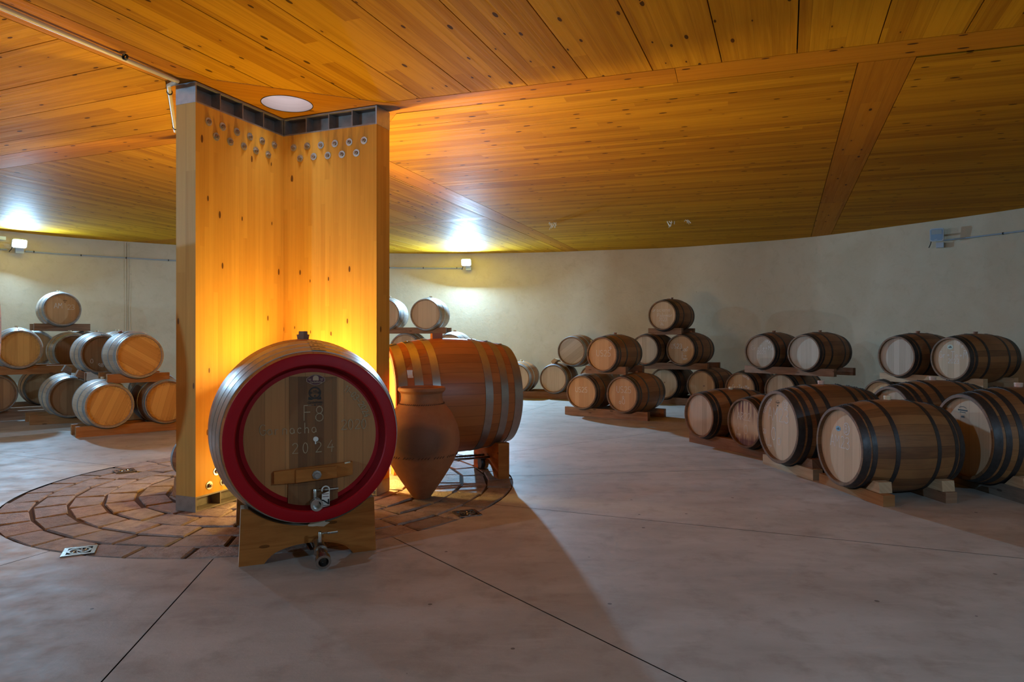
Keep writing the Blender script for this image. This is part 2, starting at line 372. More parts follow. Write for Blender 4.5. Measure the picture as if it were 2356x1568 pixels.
for s12 in range(12):                      # twelve wedge slabs with open joints between them
    a0 = J0 + 30 * s12; n = 8
    for ring, (ra, rb) in enumerate(((R0, 5.0), (5.0, 11.4))):
        for k in range(n):
            t0, t1 = a0 + 30 * k / n, a0 + 30 * (k + 1) / n
            def P(r, t):
                g = 0.0035
                if abs(t - a0) < 1e-6: t = t + math.degrees(g / r)
                if abs(t - a0 - 30) < 1e-6: t = t - math.degrees(g / r)
                p = PC + ang(t) * r; return (p.x, p.y, 0.0)
            mb.face([P(ra, t0), P(rb, t0), P(rb, t1), P(ra, t1)])
struct(mb.build('floor', M['floor']))
mb = MB()
for k in range(N):
    q = [PC + ang(360 * j / N) * 11.4 for j in (k, k + 1)]
    mb.face([(PC.x, PC.y, -0.035), (q[0].x, q[0].y, -0.035), (q[1].x, q[1].y, -0.035)])
struct(mb.build('floor_bed', plain('joint_dirt', (0.07, 0.05, 0.04, 1), 0.95)))

def paver_mat():
    n = NT('old_stone_paver'); o = n.obj(); t = n.attr('tint')
    a = n.noise(o, 9.0, 6, 0.65); b = n.noise(o, 46.0, 4, 0.7)
    c = n.mix(t, (0.42, 0.325, 0.275, 1), (0.27, 0.21, 0.18, 1))
    c = n.mix(n.math('MULTIPLY', n.ramp(a, 0.45, 0.72), 0.75), c, (0.13, 0.088, 0.066, 1))
    c = n.mix(n.math('MULTIPLY', n.ramp(b, 0.62, 0.75), 0.75), c, (0.06, 0.045, 0.04, 1))
    n.bump(n.math('ADD', a, n.math('MULTIPLY', b, 0.6)), 0.9, 0.02)
    return n.done(c, 0.62, 0, 0.35)
mb = MB(); rg = random.Random(3)
nr = 9; dr = R0 / nr
drains = [fl(183, 1268), fl(287, 1083), fl(1075, 1181)]
for ring in range(1, nr):
    r0, r1 = ring * dr, (ring + 1) * dr
    n = max(7, round(2 * PI * (r0 + r1) / 2 / 0.36)); off = rg.random() * 6
    for k in range(n):
        t0 = off + 2 * PI * k / n; t1 = off + 2 * PI * (k + 1) / n
        g = 0.011
        def P(r, t, z):
            return Vector((PC.x + r * math.cos(t), PC.y + r * math.sin(t), z))
        j = lambda: rg.uniform(-0.012, 0.012)
        A = [(r0 + g + j(), t0 + g / max(r0, .1)), (r1 - g + j(), t0 + g / r1), (r1 - g + j(), t1 - g / r1), (r0 + g + j(), t1 - g / max(r0, .1))]
        z = rg.uniform(-0.005, 0.003); tl = rg.uniform(-0.004, 0.004); tint = rg.random()
        top = []; bot = []
        ctr = P((r0 + r1) / 2, (t0 + t1) / 2, 0)
        for i, (r, t) in enumerate(A):
            p = P(r, t, z + (tl if i in (1, 2) else -tl)); bot.append(Vector((p.x, p.y, -0.034)))
            q = p + (ctr - p).normalized() * 0.012; top.append((p - Vector((0, 0, 0.008)), q))
        mb.face([q for p, q in top], tint=tint)
        for i in range(4):
            k2 = (i + 1) % 4
            mb.face([top[i][0], top[k2][0], top[k2][1], top[i][1]], tint=tint)
            mb.face([bot[i], bot[k2], top[k2][0], top[i][0]], tint=tint)
struct(mb.build('floor_stone_circle', paver_mat()))
mb = MB()                                  # dirty mortar between the stones
for k in range(N):
    q = [PC + ang(360 * j / N) * R0 for j in (k, k + 1)]
    mb.face([(PC.x, PC.y, -0.014), (q[0].x, q[0].y, -0.014), (q[1].x, q[1].y, -0.014)])
struct(mb.build('floor_mortar_bed', plain('mortar', (0.115, 0.075, 0.052, 1), 0.95, 0, 0.2, 0.8, 30)))

for i, p in enumerate(drains):
    lab = ['square stainless floor drain with swirl grate near the front left edge of the stone circle',
           'square stainless floor drain at the back left of the stone circle',
           'square floor drain half in shade in front of the clay jar'][i]
    root = empty('floor_drain', (p.x, p.y, 0.0), math.radians([25, 40, 23][i])); tag(root, lab, 'drain', 'floor drains in the stone circle')
    mb = MB(); a, b = 0.09, 0.066
    for k in range(4):
        M4 = Matrix.Rotation(k * PI / 2, 4, 'Z')
        mb.prism([(-a, -a), (a, -a), (b, -b), (-b, -b)], 0.001, 0.007, 'z', M4)
    mb.build('frame', M['stainless'], root)
    mb = MB()
    mb.lathe([(0.052, 0.003), (0.066, 0.003), (0.066, 0.008), (0.052, 0.008), (0.052, 0.003)], 28, 'z')
    mb.lathe([(0.0, 0.004), (0.012, 0.004), (0.012, 0.008), (0.0, 0.008)], 16, 'z')
    for k in range(8):
        pts = []
        for q in range(6):
            r = 0.010 + 0.044 * q / 5; t = 2 * PI * k / 8 + 0.9 * q / 5
            pts.append((r * math.cos(t), r * math.sin(t), 0.005))
        mb.tube(pts, 0.0035, 6)
    mb.build('grate', M['stainless'], root)
    mb = MB(); mb.prism([(-a, -a), (a, -a), (a, a), (-a, a)], -0.012, 0.0012); mb.build('pit', M['black'], root)

# ---------------------------------------------------------------- wall
def wall_mat():
    n = NT('lime_plaster'); o = n.obj()
    a = n.noise(o, 1.3, 5, 0.6, 0.6); b = n.noise(o, 6.0, 6, 0.65, 0.5); c3 = n.noise(o, 22.0, 4)
    c = n.mix(n.ramp(a, 0.3, 0.7), (0.60, 0.50, 0.365, 1), (0.53, 0.425, 0.295, 1))
    c = n.mix(n.math('MULTIPLY', n.ramp(b, 0.52, 0.72), 0.35), c, (0.42, 0.325, 0.215, 1))
    v = n.voro(o, 1.9, 1.0, '3D'); c = n.mix(n.math('MULTIPLY', n.math('LESS_THAN', v.outputs['Distance'], 0.02), 0.5), c, (0.12, 0.09, 0.06, 1))
    n.bump(n.math('ADD', b, n.math('MULTIPLY', c3, 0.4)), 0.2, 0.02)
    return n.done(c, 0.85, 0, 0.2)
M['wall'] = wall_mat()
for name, a, b in (('wall_back', -5, 185), ('wall_front', 185, 355)):
    mb = MB(); K = 130; rows = []
    for z in (-0.03, 0.4, 1.2, 2.0, 2.8, ZC + 0.05):
        rows.append([wp(a + (b - a) * k / K, 0, z) for k in range(K + 1)])
    mb.grid(rows, None, flip=False); struct(mb.build(name, M['wall']))

# ---------------------------------------------------------------- ceiling
def clip(poly, a, nrm):
    """keep the part of a 2d polygon where (p - a).nrm >= 0"""
    out = []
    for i, p in enumerate(poly):
        q = poly[(i + 1) % len(poly)]
        dp = (p[0] - a[0]) * nrm[0] + (p[1] - a[1]) * nrm[1]; dq = (q[0] - a[0]) * nrm[0] + (q[1] - a[1]) * nrm[1]
        if dp >= 0: out.append(p)
        if (dp >= 0) != (dq >= 0):
            k = dp / (dp - dq); out.append((p[0] + k * (q[0] - p[0]), p[1] + k * (q[1] - p[1])))
    return out
BIG = [(PC.x + 12 * math.cos(t * PI / 24), PC.y + 12 * math.sin(t * PI / 24)) for t in range(48)]
def hp(p, q, keep, inset=0.0035):                        # half plane through p,q on the side of point keep
    d = (q[0] - p[0], q[1] - p[1]); n = (-d[1], d[0])
    s = (keep[0] - p[0]) * n[0] + (keep[1] - p[1]) * n[1]
    n = n if s > 0 else (-n[0], -n[1]); k = inset / math.hypot(*n)
    return ((p[0] + n[0] * k, p[1] + n[1] * k), n)
U = ((-1.10, 5.67), (3.21, 4.26)); LO = ((0.01, 5.61), (2.47, 4.83))
F1 = ((-3.11, 4.12), (-2.66, 5.15)); F2 = ((-2.83, 3.92), (-2.34, 5.00))
L1 = ((-5.54, 7.33), (-3.21, 6.39)); L2 = ((-5.97, 7.91), (-3.40, 6.86))
B1 = ((-1.37, 7.55), (1.58, 15.74)); B2 = ((-1.50, 8.23), (1.23, 15.74))
PD = 0.90
def outside(a):
    n = ang(a); return ((PC.x + n.x * PD, PC.y + n.y * PD), (n.x, n.y))
def region(hps):
    p = BIG
    for a, n in hps: p = clip(p, a, n)
    return p
KF, KR, KB, KL = (1.0, 2.0), (5.0, 9.0), (-3.0, 14.0), (-6.5, 3.5)
sect = {
    'front': (region([hp(*F2, KF), hp(*U, KF), outside(293)]), 68.0),
    'right': (region([hp(*LO, KR), hp(*B1, KR), outside(23)]), -18.0),
    'back': (region([hp(*B2, KB), hp(*L2, KB), outside(113)]), 69.5),
    'left': (region([hp(*L1, KL), hp(*F1, KL), outside(203)]), -22.4),
}
ceil = MB(); rg = random.Random(11); GAP = 0.004
def slab(poly, deg, z=ZC, th=0.03, tint=None, mb=None, mi=0):
    if len(poly) < 3: return
    d = ang(deg); e = Vector((-d.y, d.x, 0)); t = rg.random() if tint is None else tint
    uvf = lambda p: (p[0] * d.x + p[1] * d.y, p[0] * e.x + p[1] * e.y)
    A = sum(poly[i][0] * poly[(i + 1) % len(poly)][1] - poly[(i + 1) % len(poly)][0] * poly[i][1] for i in range(len(poly)))
    if A < 0: poly = poly[::-1]
    b = len((mb or ceil).f)
    (mb or ceil).prism(poly, z, z + th, 'z', None, mi, uvf)
    for k in range(b, len((mb or ceil).f)): (mb or ceil).tint[k] = t
def strips(poly, deg, edges, gap=GAP):
    d = ang(deg); e = Vector((-d.y, d.x, 0))
    for a, b in zip(edges, edges[1:]):
        p = clip(poly, (e.x * (a + gap), e.y * (a + gap)), (e.x, e.y))
        p = clip(p, (e.x * (b - gap), e.y * (b - gap)), (-e.x, -e.y))
        slab(p, deg)
def cut(poly, deg, c):                     # offset of a point across direction deg
    e = Vector((-ang(deg).y, ang(deg).x, 0)); return c[0] * e.x + c[1] * e.y
# front sector: wide panels that end on the right hand band
seam_px = [(812, 219), (955, 219), (1075, 205), (1206, 189), (1345, 172), (1498, 154), (1659, 135), (1834, 115), (2023, 91), (2226, 66)]
es = sorted(cut(None, 68.0, tuple(ce(*p))[:2]) for p in seam_px)
st = (es[-1] - es[0]) / (len(es) - 1)
es = [es[0] - st * k for k in range(12, 0, -1)] + es + [es[-1] + st, es[-1] + 2 * st, es[-1] + 30]
strips(sect['front'][0], 68.0, es)
# right sector: planks along the band, crossed by a wide board
c0, c1 = ce(1974, 145), ce(1865, 547); d0, d1 = ce(2109, 131), ce(1910, 543)
CRa = ((c0.x, c0.y), (c1.x, c1.y)); CRb = ((d0.x, d0.y), (d1.x, d1.y))
r_in = region([hp(*LO, KR), hp(*B1, KR), outside(23), hp(*CRa, (0, 9))])
r_out = region([hp(*LO, KR), hp(*B1, KR), hp(*CRb, (12, 5))])
r_mid = region([hp(*LO, KR), hp(*B1, KR), hp(*CRa, (12, 5)), hp(*CRb, (0, 9))])
base = cut(None, -18.0, LO[0])
ed = [base + 0.0, base + 0.36, base + 1.5, base + 2.7, base + 3.9, base + 5.1, base + 6.3, base + 7.5, base + 9.0, base + 20]
strips(r_in, -18.0, ed, 0.003); strips(r_out, -18.0, [e + 0.05 for e in ed], 0.003)
j1, j2 = ce(1955, 356), ce(1922, 466)
n68 = ang(68)
for a, b in ((-50, cut(None, -22, (j1.x, j1.y))), (cut(None, -22, (j1.x, j1.y)), cut(None, -22, (j2.x, j2.y))), (cut(None, -22, (j2.x, j2.y)), 50)):
    e = Vector((-ang(-22).y, ang(-22).x, 0))
    p = clip(r_mid, (e.x * (a + 0.002), e.y * (a + 0.002)), (e.x, e.y)); p = clip(p, (e.x * (b - .002), e.y * (b - .002)), (-e.x, -e.y))
    slab(p, 68.3, ZC, mi=1)
# back sector with its cross board
x0, x1 = ce(893, 514), ce(1120, 498); y0, y1 = ce(893, 521), ce(1120, 504)
XA = ((x0.x, x0.y), (x1.x, x1.y)); XB = ((y0.x, y0.y), (y1.x, y1.y))
b_in = region([hp(*B2, KB), hp(*L2, KB), outside(113), hp(*XA, (-2, 9))])
b_out = region([hp(*B2, KB), hp(*XB, (-2, 15)), hp(*L2, KB)])
b_mid = region([hp(*B2, KB), hp(*L2, KB), hp(*XA, (-2, 15)), hp(*XB, (-2, 9))])
s1 = cut(None, 69.5, tuple(ce(1230, 580))[:2]); s0 = cut(None, 69.5, tuple(ce(1265, 580))[:2])
bb = [s0 - 0.36 * 2, s0 - 0.4] + [s0 + (s1 - s0) * k for k in range(0, 40)]
bb = sorted(set(bb)); strips(b_in, 69.5, [b for b in bb[:1]] + bb[1:], 0.003); strips(b_out, 69.5, bb, 0.003)
slab(b_mid, -22.0, ZC, mi=1)
# left sector
ls = [cut(None, -22.4, tuple(ce(*p))[:2]) for p in ((374, 205), (281, 148), (133, 90), (388, 262), (395, 297))]
ls = sorted(ls); stp = 0.47
ls = [ls[0] - stp * k for k in range(12, 0, -1)] + ls + [ls[-1] + 2]
strips(sect['left'][0], -22.4, ls)
# the four bands and the square plate over the pillar, a finger lower than the planks
def band(hps, deg, z=ZC): slab(region(hps), deg, z, mi=1)
jb = ce(1555, 168)
nd = ang(-18)
bu = [hp(*U, (5, 9)), hp(*LO, (1, 1)), outside(23 - 41)]
band([((PC.x + ang(-18).x * 1.0, PC.y + ang(-18).y * 1.0), (nd.x, nd.y)), hp(*U, (5, 9)), hp(*LO, (1, 1)), ((jb.x - 0.002 * nd.x, jb.y), (-nd.x, -nd.y))], -18)
band([((jb.x + 0.002, jb.y), (nd.x, nd.y)), hp(*U, (5, 9)), hp(*LO, (1, 1))], -18)
nf = ang(248); band([((PC.x + nf.x, PC.y + nf.y), (nf.x, nf.y)), hp(*F1, KF), hp(*F2, KL)], 66)
nl = ang(158); band([((PC.x + nl.x, PC.y + nl.y), (nl.x, nl.y)), hp(*L1, KB), hp(*L2, KL)], -22)
nb = ang(70); band([((PC.x + nb.x, PC.y + nb.y), (nb.x, nb.y)), hp(*B1, KB), hp(*B2, KR)], 70)
struct(ceil.build('ceiling', [M['ceiling'], M['band']]))
# square plate over the pillar, with a round opening
hole = Vector((-1.885, 5.684, 0)); HR = 0.205
bm = bmesh.new()
cz = ZC - 0.0015
sq = [PC + ang(23) * (PD - .004) * sx + ang(113) * (PD - .004) * sy for sx, sy in ((1, 1), (-1, 1), (-1, -1), (1, -1))]
ov = [bm.verts.new((p.x, p.y, cz)) for p in sq]
hv = [bm.verts.new((hole.x + HR * math.cos(2 * PI * k / 48), hole.y + HR * math.sin(2 * PI * k / 48), cz)) for k in range(48)]
eds = [bm.edges.new((ov[i], ov[(i + 1) % 4])) for i in range(4)] + [bm.edges.new((hv[i], hv[(i + 1) % 48])) for i in range(48)]
bmesh.ops.triangle_fill(bm, use_beauty=True, edges=eds)
bmesh.ops.recalc_face_normals(bm, faces=bm.faces)
for f in bm.faces:
    if f.normal.z > 0: f.normal_flip()
ul = bm.loops.layers.uv.new('UVMap'); d = ang(23 - 90)
for f in bm.faces:
    for lp in f.loops:
        c = lp.vert.co; lp[ul].uv = (c.x * ang(23).x + c.y * ang(23).y, c.x * d.x + c.y * d.y)
me = bpy.data.meshes.new('ceiling_plate'); bm.to_mesh(me); bm.free(); me.materials.append(M['band'])
struct(link(bpy.data.objects.new('ceiling_plate', me)))
# dark void above the joints
mb = MB()
for k in range(4):
    a = ang(23 + 90 * k); b = ang(113 + 90 * k)
    i0 = PC + a * .8 - b * .8; i1 = PC + a * .8 + b * .8; o0 = PC + a * 12 - b * 12; o1 = PC + a * 12 + b * 12
    mb.face([(q.x, q.y, ZC + 0.04) for q in (i0, i1, o1, o0)])
struct(mb.build('ceiling_void', M['dark_gap']))
mb = MB(); mb.lathe([(HR, cz), (HR, cz + 0.55)], 48, 'z', Matrix.Translation(hole), flip=True); mb.uv = [[(v * 6.28 * HR, u * 1.0 + 0.0) for (v, u) in q] for q in mb.uv]
struct(mb.build('window_1', M['shaft']))
mb = MB(); mb.lathe([(0.0, cz + 0.55), (HR, cz + 0.55)], 48, 'z', Matrix.Translation(hole))
struct(mb.build('window_1_dome', glow('skylight_daylight', (0.95, 0.90, 0.92), 0.55)))
ld = bpy.data.lights.new('skylight_daylight', 'AREA'); ld.shape = 'DISK'; ld.size = HR * 1.7; ld.energy = P_SKY; ld.color = (0.78, 0.88, 1.0); ld.spread = math.radians(110)
lo = link(bpy.data.objects.new('skylight_daylight', ld)); lo.location = (hole.x, hole.y, cz + 0.53)
mb = MB(); mb.lathe([(HR, cz - 0.003), (HR + 0.006, cz - 0.003), (HR + 0.006, cz), (HR, cz)], 48, 'z', Matrix.Translation(hole))
struct(mb.build('trim_1', M['dark_gap']))
# ---------------------------------------------------------------- the cross-shaped timber pillar
pil = empty('timber_pillar', (PC.x, PC.y, 0), 0)
tag(pil, 'cross-shaped orange laminated timber pillar bolted to steel shoes under the round ceiling opening', 'pillar')
AL, TH = 1.075, 0.10; ZB, ZT = 0.115, ZC - 0.165
def arm_m(deg): return Matrix.Rotation(math.radians(deg), 4, 'Z')
for k, deg in enumerate((248, -22, 68, 158)):
    R = arm_m(deg); mb = MB()
    # timber arm: two faces and an end
    for s in (-1, 1):
        q = [Vector((TH, s * TH, ZB)), Vector((AL, s * TH, ZB)), Vector((AL, s * TH, ZT)), Vector((TH, s * TH, ZT))]
        if s > 0: q.reverse()
        mb.face([R @ p for p in q], [(p.z, p.x + (3.1 if s > 0 else 0)) for p in q], tint=0.13 * k + 0.05 * s)
    q = [Vector((AL, -TH, ZB)), Vector((AL, TH, ZB)), Vector((AL, TH, ZT)), Vector((AL, -TH, ZT))]
    mb.face([R @ p for p in q], [(p.z, p.y) for p in q], mi=1, tint=0.31 * k)
    for z, fl_ in ((ZT, False), (ZB, True)):
        q = [Vector((0, -TH, z)), Vector((AL, -TH, z)), Vector((AL, TH, z)), Vector((0, TH, z))]
        if fl_: q.reverse()
        mb.face([R @ p for p in q], [(p.x, p.y) for p in q])
    ends = [M['clt_end'], M['clt'], M['clt'], M['clt']][k]
    o = mb.build('timber_arm', [M['clt'], ends], pil)
    if k == 0: o['label'] = 'timber arm with a less orange end face'
    # steel shoes: bottom and top plate, middle web, ribs and an end plate
    for nm, z0, z1 in (('steel_cap', ZT, ZC - 0.009), ('steel_base', 0.0, ZB)):
        mb = MB(); p = 0.012
        mb.box((AL / 2 + .03, 0, z0 + p / 2), (AL - .06, 2 * TH, p), R); mb.box((AL / 2 + .03, 0, z1 - p / 2), (AL - .06, 2 * TH, p), R)
        mb.box((AL / 2, 0, (z0 + z1) / 2), (AL, p, z1 - z0 - 2 * p - .001), R)
        for i in range(5):
            x = TH + 0.006 + (AL - TH - 0.012) * i / 4
            if i < 4: mb.box((x, 0, (z0 + z1) / 2), (0.009, 2 * TH - 0.004, z1 - z0 - 2 * p - .001), R)
        sc = mb.build(nm, M['steel'], pil)
        mb = MB(); mb.box((AL - 0.004, 0, (z0 + z1) / 2), (0.012, 2 * TH + 0.002, z1 - z0), R)
        mb.build('end_plate', M['steel_pale'] if nm == 'steel_cap' else M['steel'], sc)
# bolts on the two faces that show
def face_hit(px, py, deg, side):
    d = arm_m(deg); n = d @ Vector((0, side, 0)); o = PC + n * TH
    ray = Vector(((px - CX) / F, 1.0, -(py - HZ) / F)); C0 = Vector((0, 0, CAMH))
    t = (Vector((o.x, o.y, 0)) - Vector((0, 0, 0))).dot(n) / Vector((ray.x, ray.y, 0)).dot(n)
    return C0 + ray * t, n
def bolt(p, n):
    up = Vector((0, 0, 1)); x = up.cross(n); Mx = Matrix(((x.x, up.x, n.x, 0), (x.y, up.y, n.y, 0), (x.z, up.z, n.z, 0), (0, 0, 0, 1)))
    Mx = Matrix.Translation(p - Vector((PC.x, PC.y, 0))) @ Mx
    mb = MB(); mb.lathe([(0.032, 0.0), (0.032, 0.005), (0.014, 0.005), (0.014, 0.0)], 20, 'z', Mx, smooth=False)
    b = mb.build('bolt', M['bolt'], pil, fixn=True)
    mb = MB(); mb.lathe([(0.017, 0.0051), (0.017, 0.018), (0.009, 0.019), (0.009, 0.028), (0.0, 0.028)], 6, 'z', Mx, smooth=False)
    mb.build('nut', M['bolt_core'], b, fixn=True)
zs = 540 / 2117.0
for pts, deg, side in (([(390, 470), (518, 515), (645, 562), (763, 605), (873, 643), (983, 680), (460, 605), (586, 650), (708, 692), (817, 730), (928, 768)], 248, 1),
                       ([(1160, 705), (1282, 690), (1406, 682), (1532, 668), (1662, 655), (1795, 640), (1219, 800), (1341, 785), (1468, 775), (1596, 765), (1726, 752)], -22, -1)):
    for x, y in pts:
        p, n = face_hit(380 + x * zs, 160 + y * zs, deg, side); bolt(p, n)
for x, y in ((1080, 655), (1200, 840), (950, 908)):
    p, n = face_hit(360 + x / 7.84, 1000 + y / 7.84, 248, 1); bolt(p, n)

# ---------------------------------------------------------------- conduits
def conduit(name, pts, r, m, label, clips, cr=None):
    root = empty(name, pts[0]); o0 = Vector(pts[0]); tag(root, label, 'conduit')
    mb = MB(); mb.tube([Vector(p) - o0 for p in pts], r, 12); mb.build('pipe', m, root)
    for c, d in clips:
        c = Vector(c); d = Vector(d).normalized(); q = d.to_track_quat('Y', 'Z').to_matrix().to_4x4()
        mb = MB(); mb.lathe([(r + .0005, -.008), (r + .006, -.008), (r + .006, .008), (r + .0005, .008)], 14, 'y', Matrix.Translation(c - o0) @ q)
        mb.build('clip', M['black'], root, fixn=True)
def inc(x, y, dz):                         # a point dz below the ceiling on the ray of pixel x,y
    Y = (ZC - dz - CAMH) * F / (HZ - y); return Vector(((x - CX) * Y / F, Y, ZC - dz))
p0, p1 = inc(0, 16, .03), inc(408, 187, .03)
dv = (p0 - p1).normalized(); far = p1 + dv * 7.0
e1 = inc(388, 197, .03); e2 = inc(404, 302, .03)
path = [far, p1 - dv * -0.04, p1]
mid = e1 + (p1 - e1) * 0.5
path += [p1 + (mid - p1) * .5 + Vector((0, 0, -.01)), mid, e1 + Vector((.0, 0, 0)), e1 + (e2 - e1) * .05, e2]
k1 = inc(288, 131, .03)
conduit('ceiling_conduit', path, 0.016, M['pipe'], 'cream conduit pipe running under the timber ceiling to the pillar top', [(k1, dv), (e1 + (e2 - e1) * .12, e2 - e1), (e1 + (e2 - e1) * .9, e2 - e1)])
def wall_conduit(t0, t1, z, label, every):
    n = max(4, int(abs(t1 - t0) * 1.5)); pts = [wp(t0 + (t1 - t0) * i / n, 0.025, z) for i in range(n + 1)]
    cl = []; t = t0 + every * .15
    while t < t1:
        cl.append((wp(t, 0.025, z), wp(t + .2, 0, z) - wp(t, 0, z))); t += every
    conduit('wall_conduit', pts, 0.012, M['grey_pipe'], label, cl)
TL, TC, TR = wall_theta(38), wall_theta(1076), wall_theta(2160)
wall_conduit(TC + 0.8, TL - 0.8, 2.945, 'grey conduit along the round wall between the two lit floodlights', 4.6)
wall_conduit(TL + 0.9, TL + 14, 2.945, 'grey conduit leaving the lit floodlight toward the left picture edge', 5.0)
wall_conduit(TR - 16, TR - 0.5, 2.935, 'grey conduit running right from the unlit floodlight', 5.0)

# ---------------------------------------------------------------- wall floodlights
def flood(t, z, on, label, power=0, w=0.235, h=0.17, yaw=0.0, tilt=0.0, group='wall floodlights'):
    p = wp(t, 0.02, z); root = empty('floodlight', p, math.radians(t + 90 + yaw))   # local -y... faces the room centre along +y
    root.rotation_euler = (0, 0, math.radians(t + 90 + yaw)); tag(root, label, 'floodlight', group)
    Rt = Matrix.Translation((0, 0.17, 0)) @ Matrix.Rotation(math.radians(tilt), 4, 'X')
    mb = MB(); a, b = w / 2, h / 2; r = 0.02
    rr = [(-a + r, -b), (a - r, -b), (a, -b + r), (a, b - r), (a - r, b), (-a + r, b), (-a, b - r), (-a, -b + r)]
    mb.prism(rr[::-1], 0.0, 0.05, 'y', Rt)
    mb.build('housing', M['lampbody'], root, fixn=True)
    s = 0.86
    if on:
        mb = MB(); mb.prism([(x * s, y * s) for x, y in rr][::-1], 0.0505, 0.056, 'y', Rt); mb.build('lens', M['led_on'], root, fixn=True)
    else:
        mb = MB(); mb.prism([(x * s, y * s) for x, y in rr][::-1], 0.0505, 0.053, 'y', Rt); fc = mb.build('face_panel', M['lampface'], root, fixn=True)
        mb = MB(); mb.box((0, 0.055, b * .42), (w * .74, .004, h * .34), Rt); mb.build('led_window', M['led_off'], fc)
        mb = MB(); mb.box((0.01, 0.0545, -b * .72), (w * .2, .002, h * .035), Rt); mb.build('maker_mark', M['lampbody'], fc)
    mb = MB(); mb.box((0, 0.085, 0.0), (0.06, 0.13, 0.03)); mb.box((0, 0.01, 0.0), (0.09, 0.02, 0.12)); mb.build('bracket', M['black'], root)
    mb = MB(); mb.box((-0.03, 0.055, -b - .055), (w * .55, 0.07, 0.085)); mb.build('junction_box', M['lampbody'], root)
    mb = MB(); mb.tube([(0.09, .12, -b + .01), (.10, .11, -b - .03), (.115, .08, -b - .06), (.13, .06, -b - .085)], 0.008, 8); mb.build('cable', M['black'], root)
    if on:
        d = bpy.data.lights.new('flood_light', 'AREA'); d.shape = 'RECTANGLE'; d.size = w * .8; d.size_y = h * .8; d.energy = power; d.color = COOL
        l = link(bpy.data.objects.new('flood_light', d), root); l.matrix_local = Rt @ Matrix.Translation((0, 0.062, 0)) @ Matrix.Rotation(PI / 2, 4, 'X')
flood(TL, 3.07, True, 'lit white floodlight on the curved wall at the far left under the ceiling', P_LEFT, tilt=-24)
flood(TC, 3.07, True, 'lit white floodlight on the wall right of the pillar, above the clay jar', P_CENTRE, tilt=-24)
flood(TR, 3.02, False, 'unlit blue-grey square floodlight on the right wall', 0, 0.20, 0.215, 22, -4)
flood(233, 3.07, True, 'lit floodlight on the wall behind the viewer to the left', P_BEHIND, tilt=-28)
flood(196, 3.07, True, 'lit floodlight on the wall outside the left picture edge', P_FAR_LEFT, tilt=-28)
flood(310, 3.07, True, 'added fill floodlight behind the viewer to the right, brightening the cask front', P_FILL_RIGHT, tilt=-28)  # unseen fill, added to brighten the front of the red-rimmed cask
t = wall_theta(3); p = wp(t, .03, CAMH + (770 - 547.5) * wp(t).y / F)
mb = MB(); mb.box((0, 0, 0), (0.13, .03, 0.062)); o = mb.build('wall_sign', M['green'], None, p, (0, 0, math.radians(t + 90)))
tag(o, 'small pale green sign on the wall at the extreme left beside the lit floodlight', 'sign')
# two dark stain lines down the wall, built as thin tubes
t = wall_theta(297); root = empty('stain_lines', wp(t, .01, 3.27)); tag(root, 'two thin dark stain lines running down the left wall from a mouldy patch at the ceiling', 'stain_line')
for dx in (0.0, 0.045):
    a = wp(t + math.degrees(dx / 9.8), .012, 0) - wp(t, .01, 0)
    mb = MB(); mb.tube([(a.x, a.y, -0.01), (a.x + .004, a.y, -.6), (a.x - .004, a.y, -1.4), (a.x + .002, a.y, -2.1)], 0.0022, 5); mb.build('stain_line', plain('dark_stain', (0.22, 0.16, 0.10, 1), .9), root)
# cobweb tufts under the ceiling
rg = random.Random(5)
for (x, y, n, lab) in ((1271, 513, 2, 'torn white cobweb tuft on the ceiling right of the lit floodlight'), (1543, 508, 1, 'fluffy white cobweb tuft on the ceiling above the barrel pyramid'), (1581, 505, 1, 'thin white cobweb strand on the ceiling, right of the fluffy tuft')):
    c = inc(x, y, .0); mb = MB()
    for k in range(n):
        for q in range(7):
            a = Vector((rg.uniform(-.07, .07), rg.uniform(-.1, .1), -.01)) * (0.4 if 'strand' in lab else 1); b = a + Vector((rg.uniform(-.05, .05), rg.uniform(-.05, .05), rg.uniform(-.09, -.02)))
            mb.tube([(a.x, a.y, 0), a, b], 0.006, 5)
    o = mb.build('cobweb', plain('cobweb', (0.75, 0.72, 0.65, 1), .9), None, c); tag(o, lab, 'cobweb')

# ---------------------------------------------------------------- warm bulb lamps standing round the pillar
def bulb_lamp(off, power, hgt, label, lean=0.0):
    p = PC + off; root = empty('bulb_lamp', (p.x, p.y, 0)); tag(root, label, 'lamp', 'warm lamps round the pillar')
    mb = MB(); mb.lathe([(0.0, 0.0), (0.07, 0.0), (0.07, 0.012), (0.012, 0.02), (0.010, hgt - .12), (0.022, hgt - .11), (0.022, hgt - .05), (0.0, hgt - .05)], 24, 'z'); mb.build('stand', M['black'], root, None, None, True)
    r = 0.05; S_ = power[0] / (PI * 4 * PI * r * r)
    mb = MB(); mb.lathe([(r * math.sin(a * PI / 12) + 1e-4, hgt - r * math.cos(a * PI / 12)) for a in range(13)], 20, 'z'); mb.build('bulb', glow('lit_warm_bulb', WARM, S_), root)
    if power[1] <= 0: return
    mb = MB(); mb.lathe([(0.012, hgt + .056), (0.085, hgt + .075), (0.088, hgt + .075), (0.012, hgt + .053)], 24, 'z'); mb.build('reflector', M['stainless'], root, None, None, True)
    d = bpy.data.lights.new('reflector_light', 'AREA'); d.shape = 'DISK'; d.size = 0.14; d.energy = power[1]; d.color = WARM
    l = link(bpy.data.objects.new('reflector_light', d), root); l.location = (0, 0, hgt + .08)
    dr = (Vector((0, 0, 1)) * math.cos(math.radians(lean)) + Vector((off[0], off[1], 0)).normalized() * math.sin(math.radians(lean))); l.rotation_euler = dr.to_track_quat('-Z', 'Y').to_euler()
bulb_lamp(ang(297) * 0.74, P_UP_FRONT, .80, 'warm bulb lamp between the red-rimmed cask and the pillar', 28)
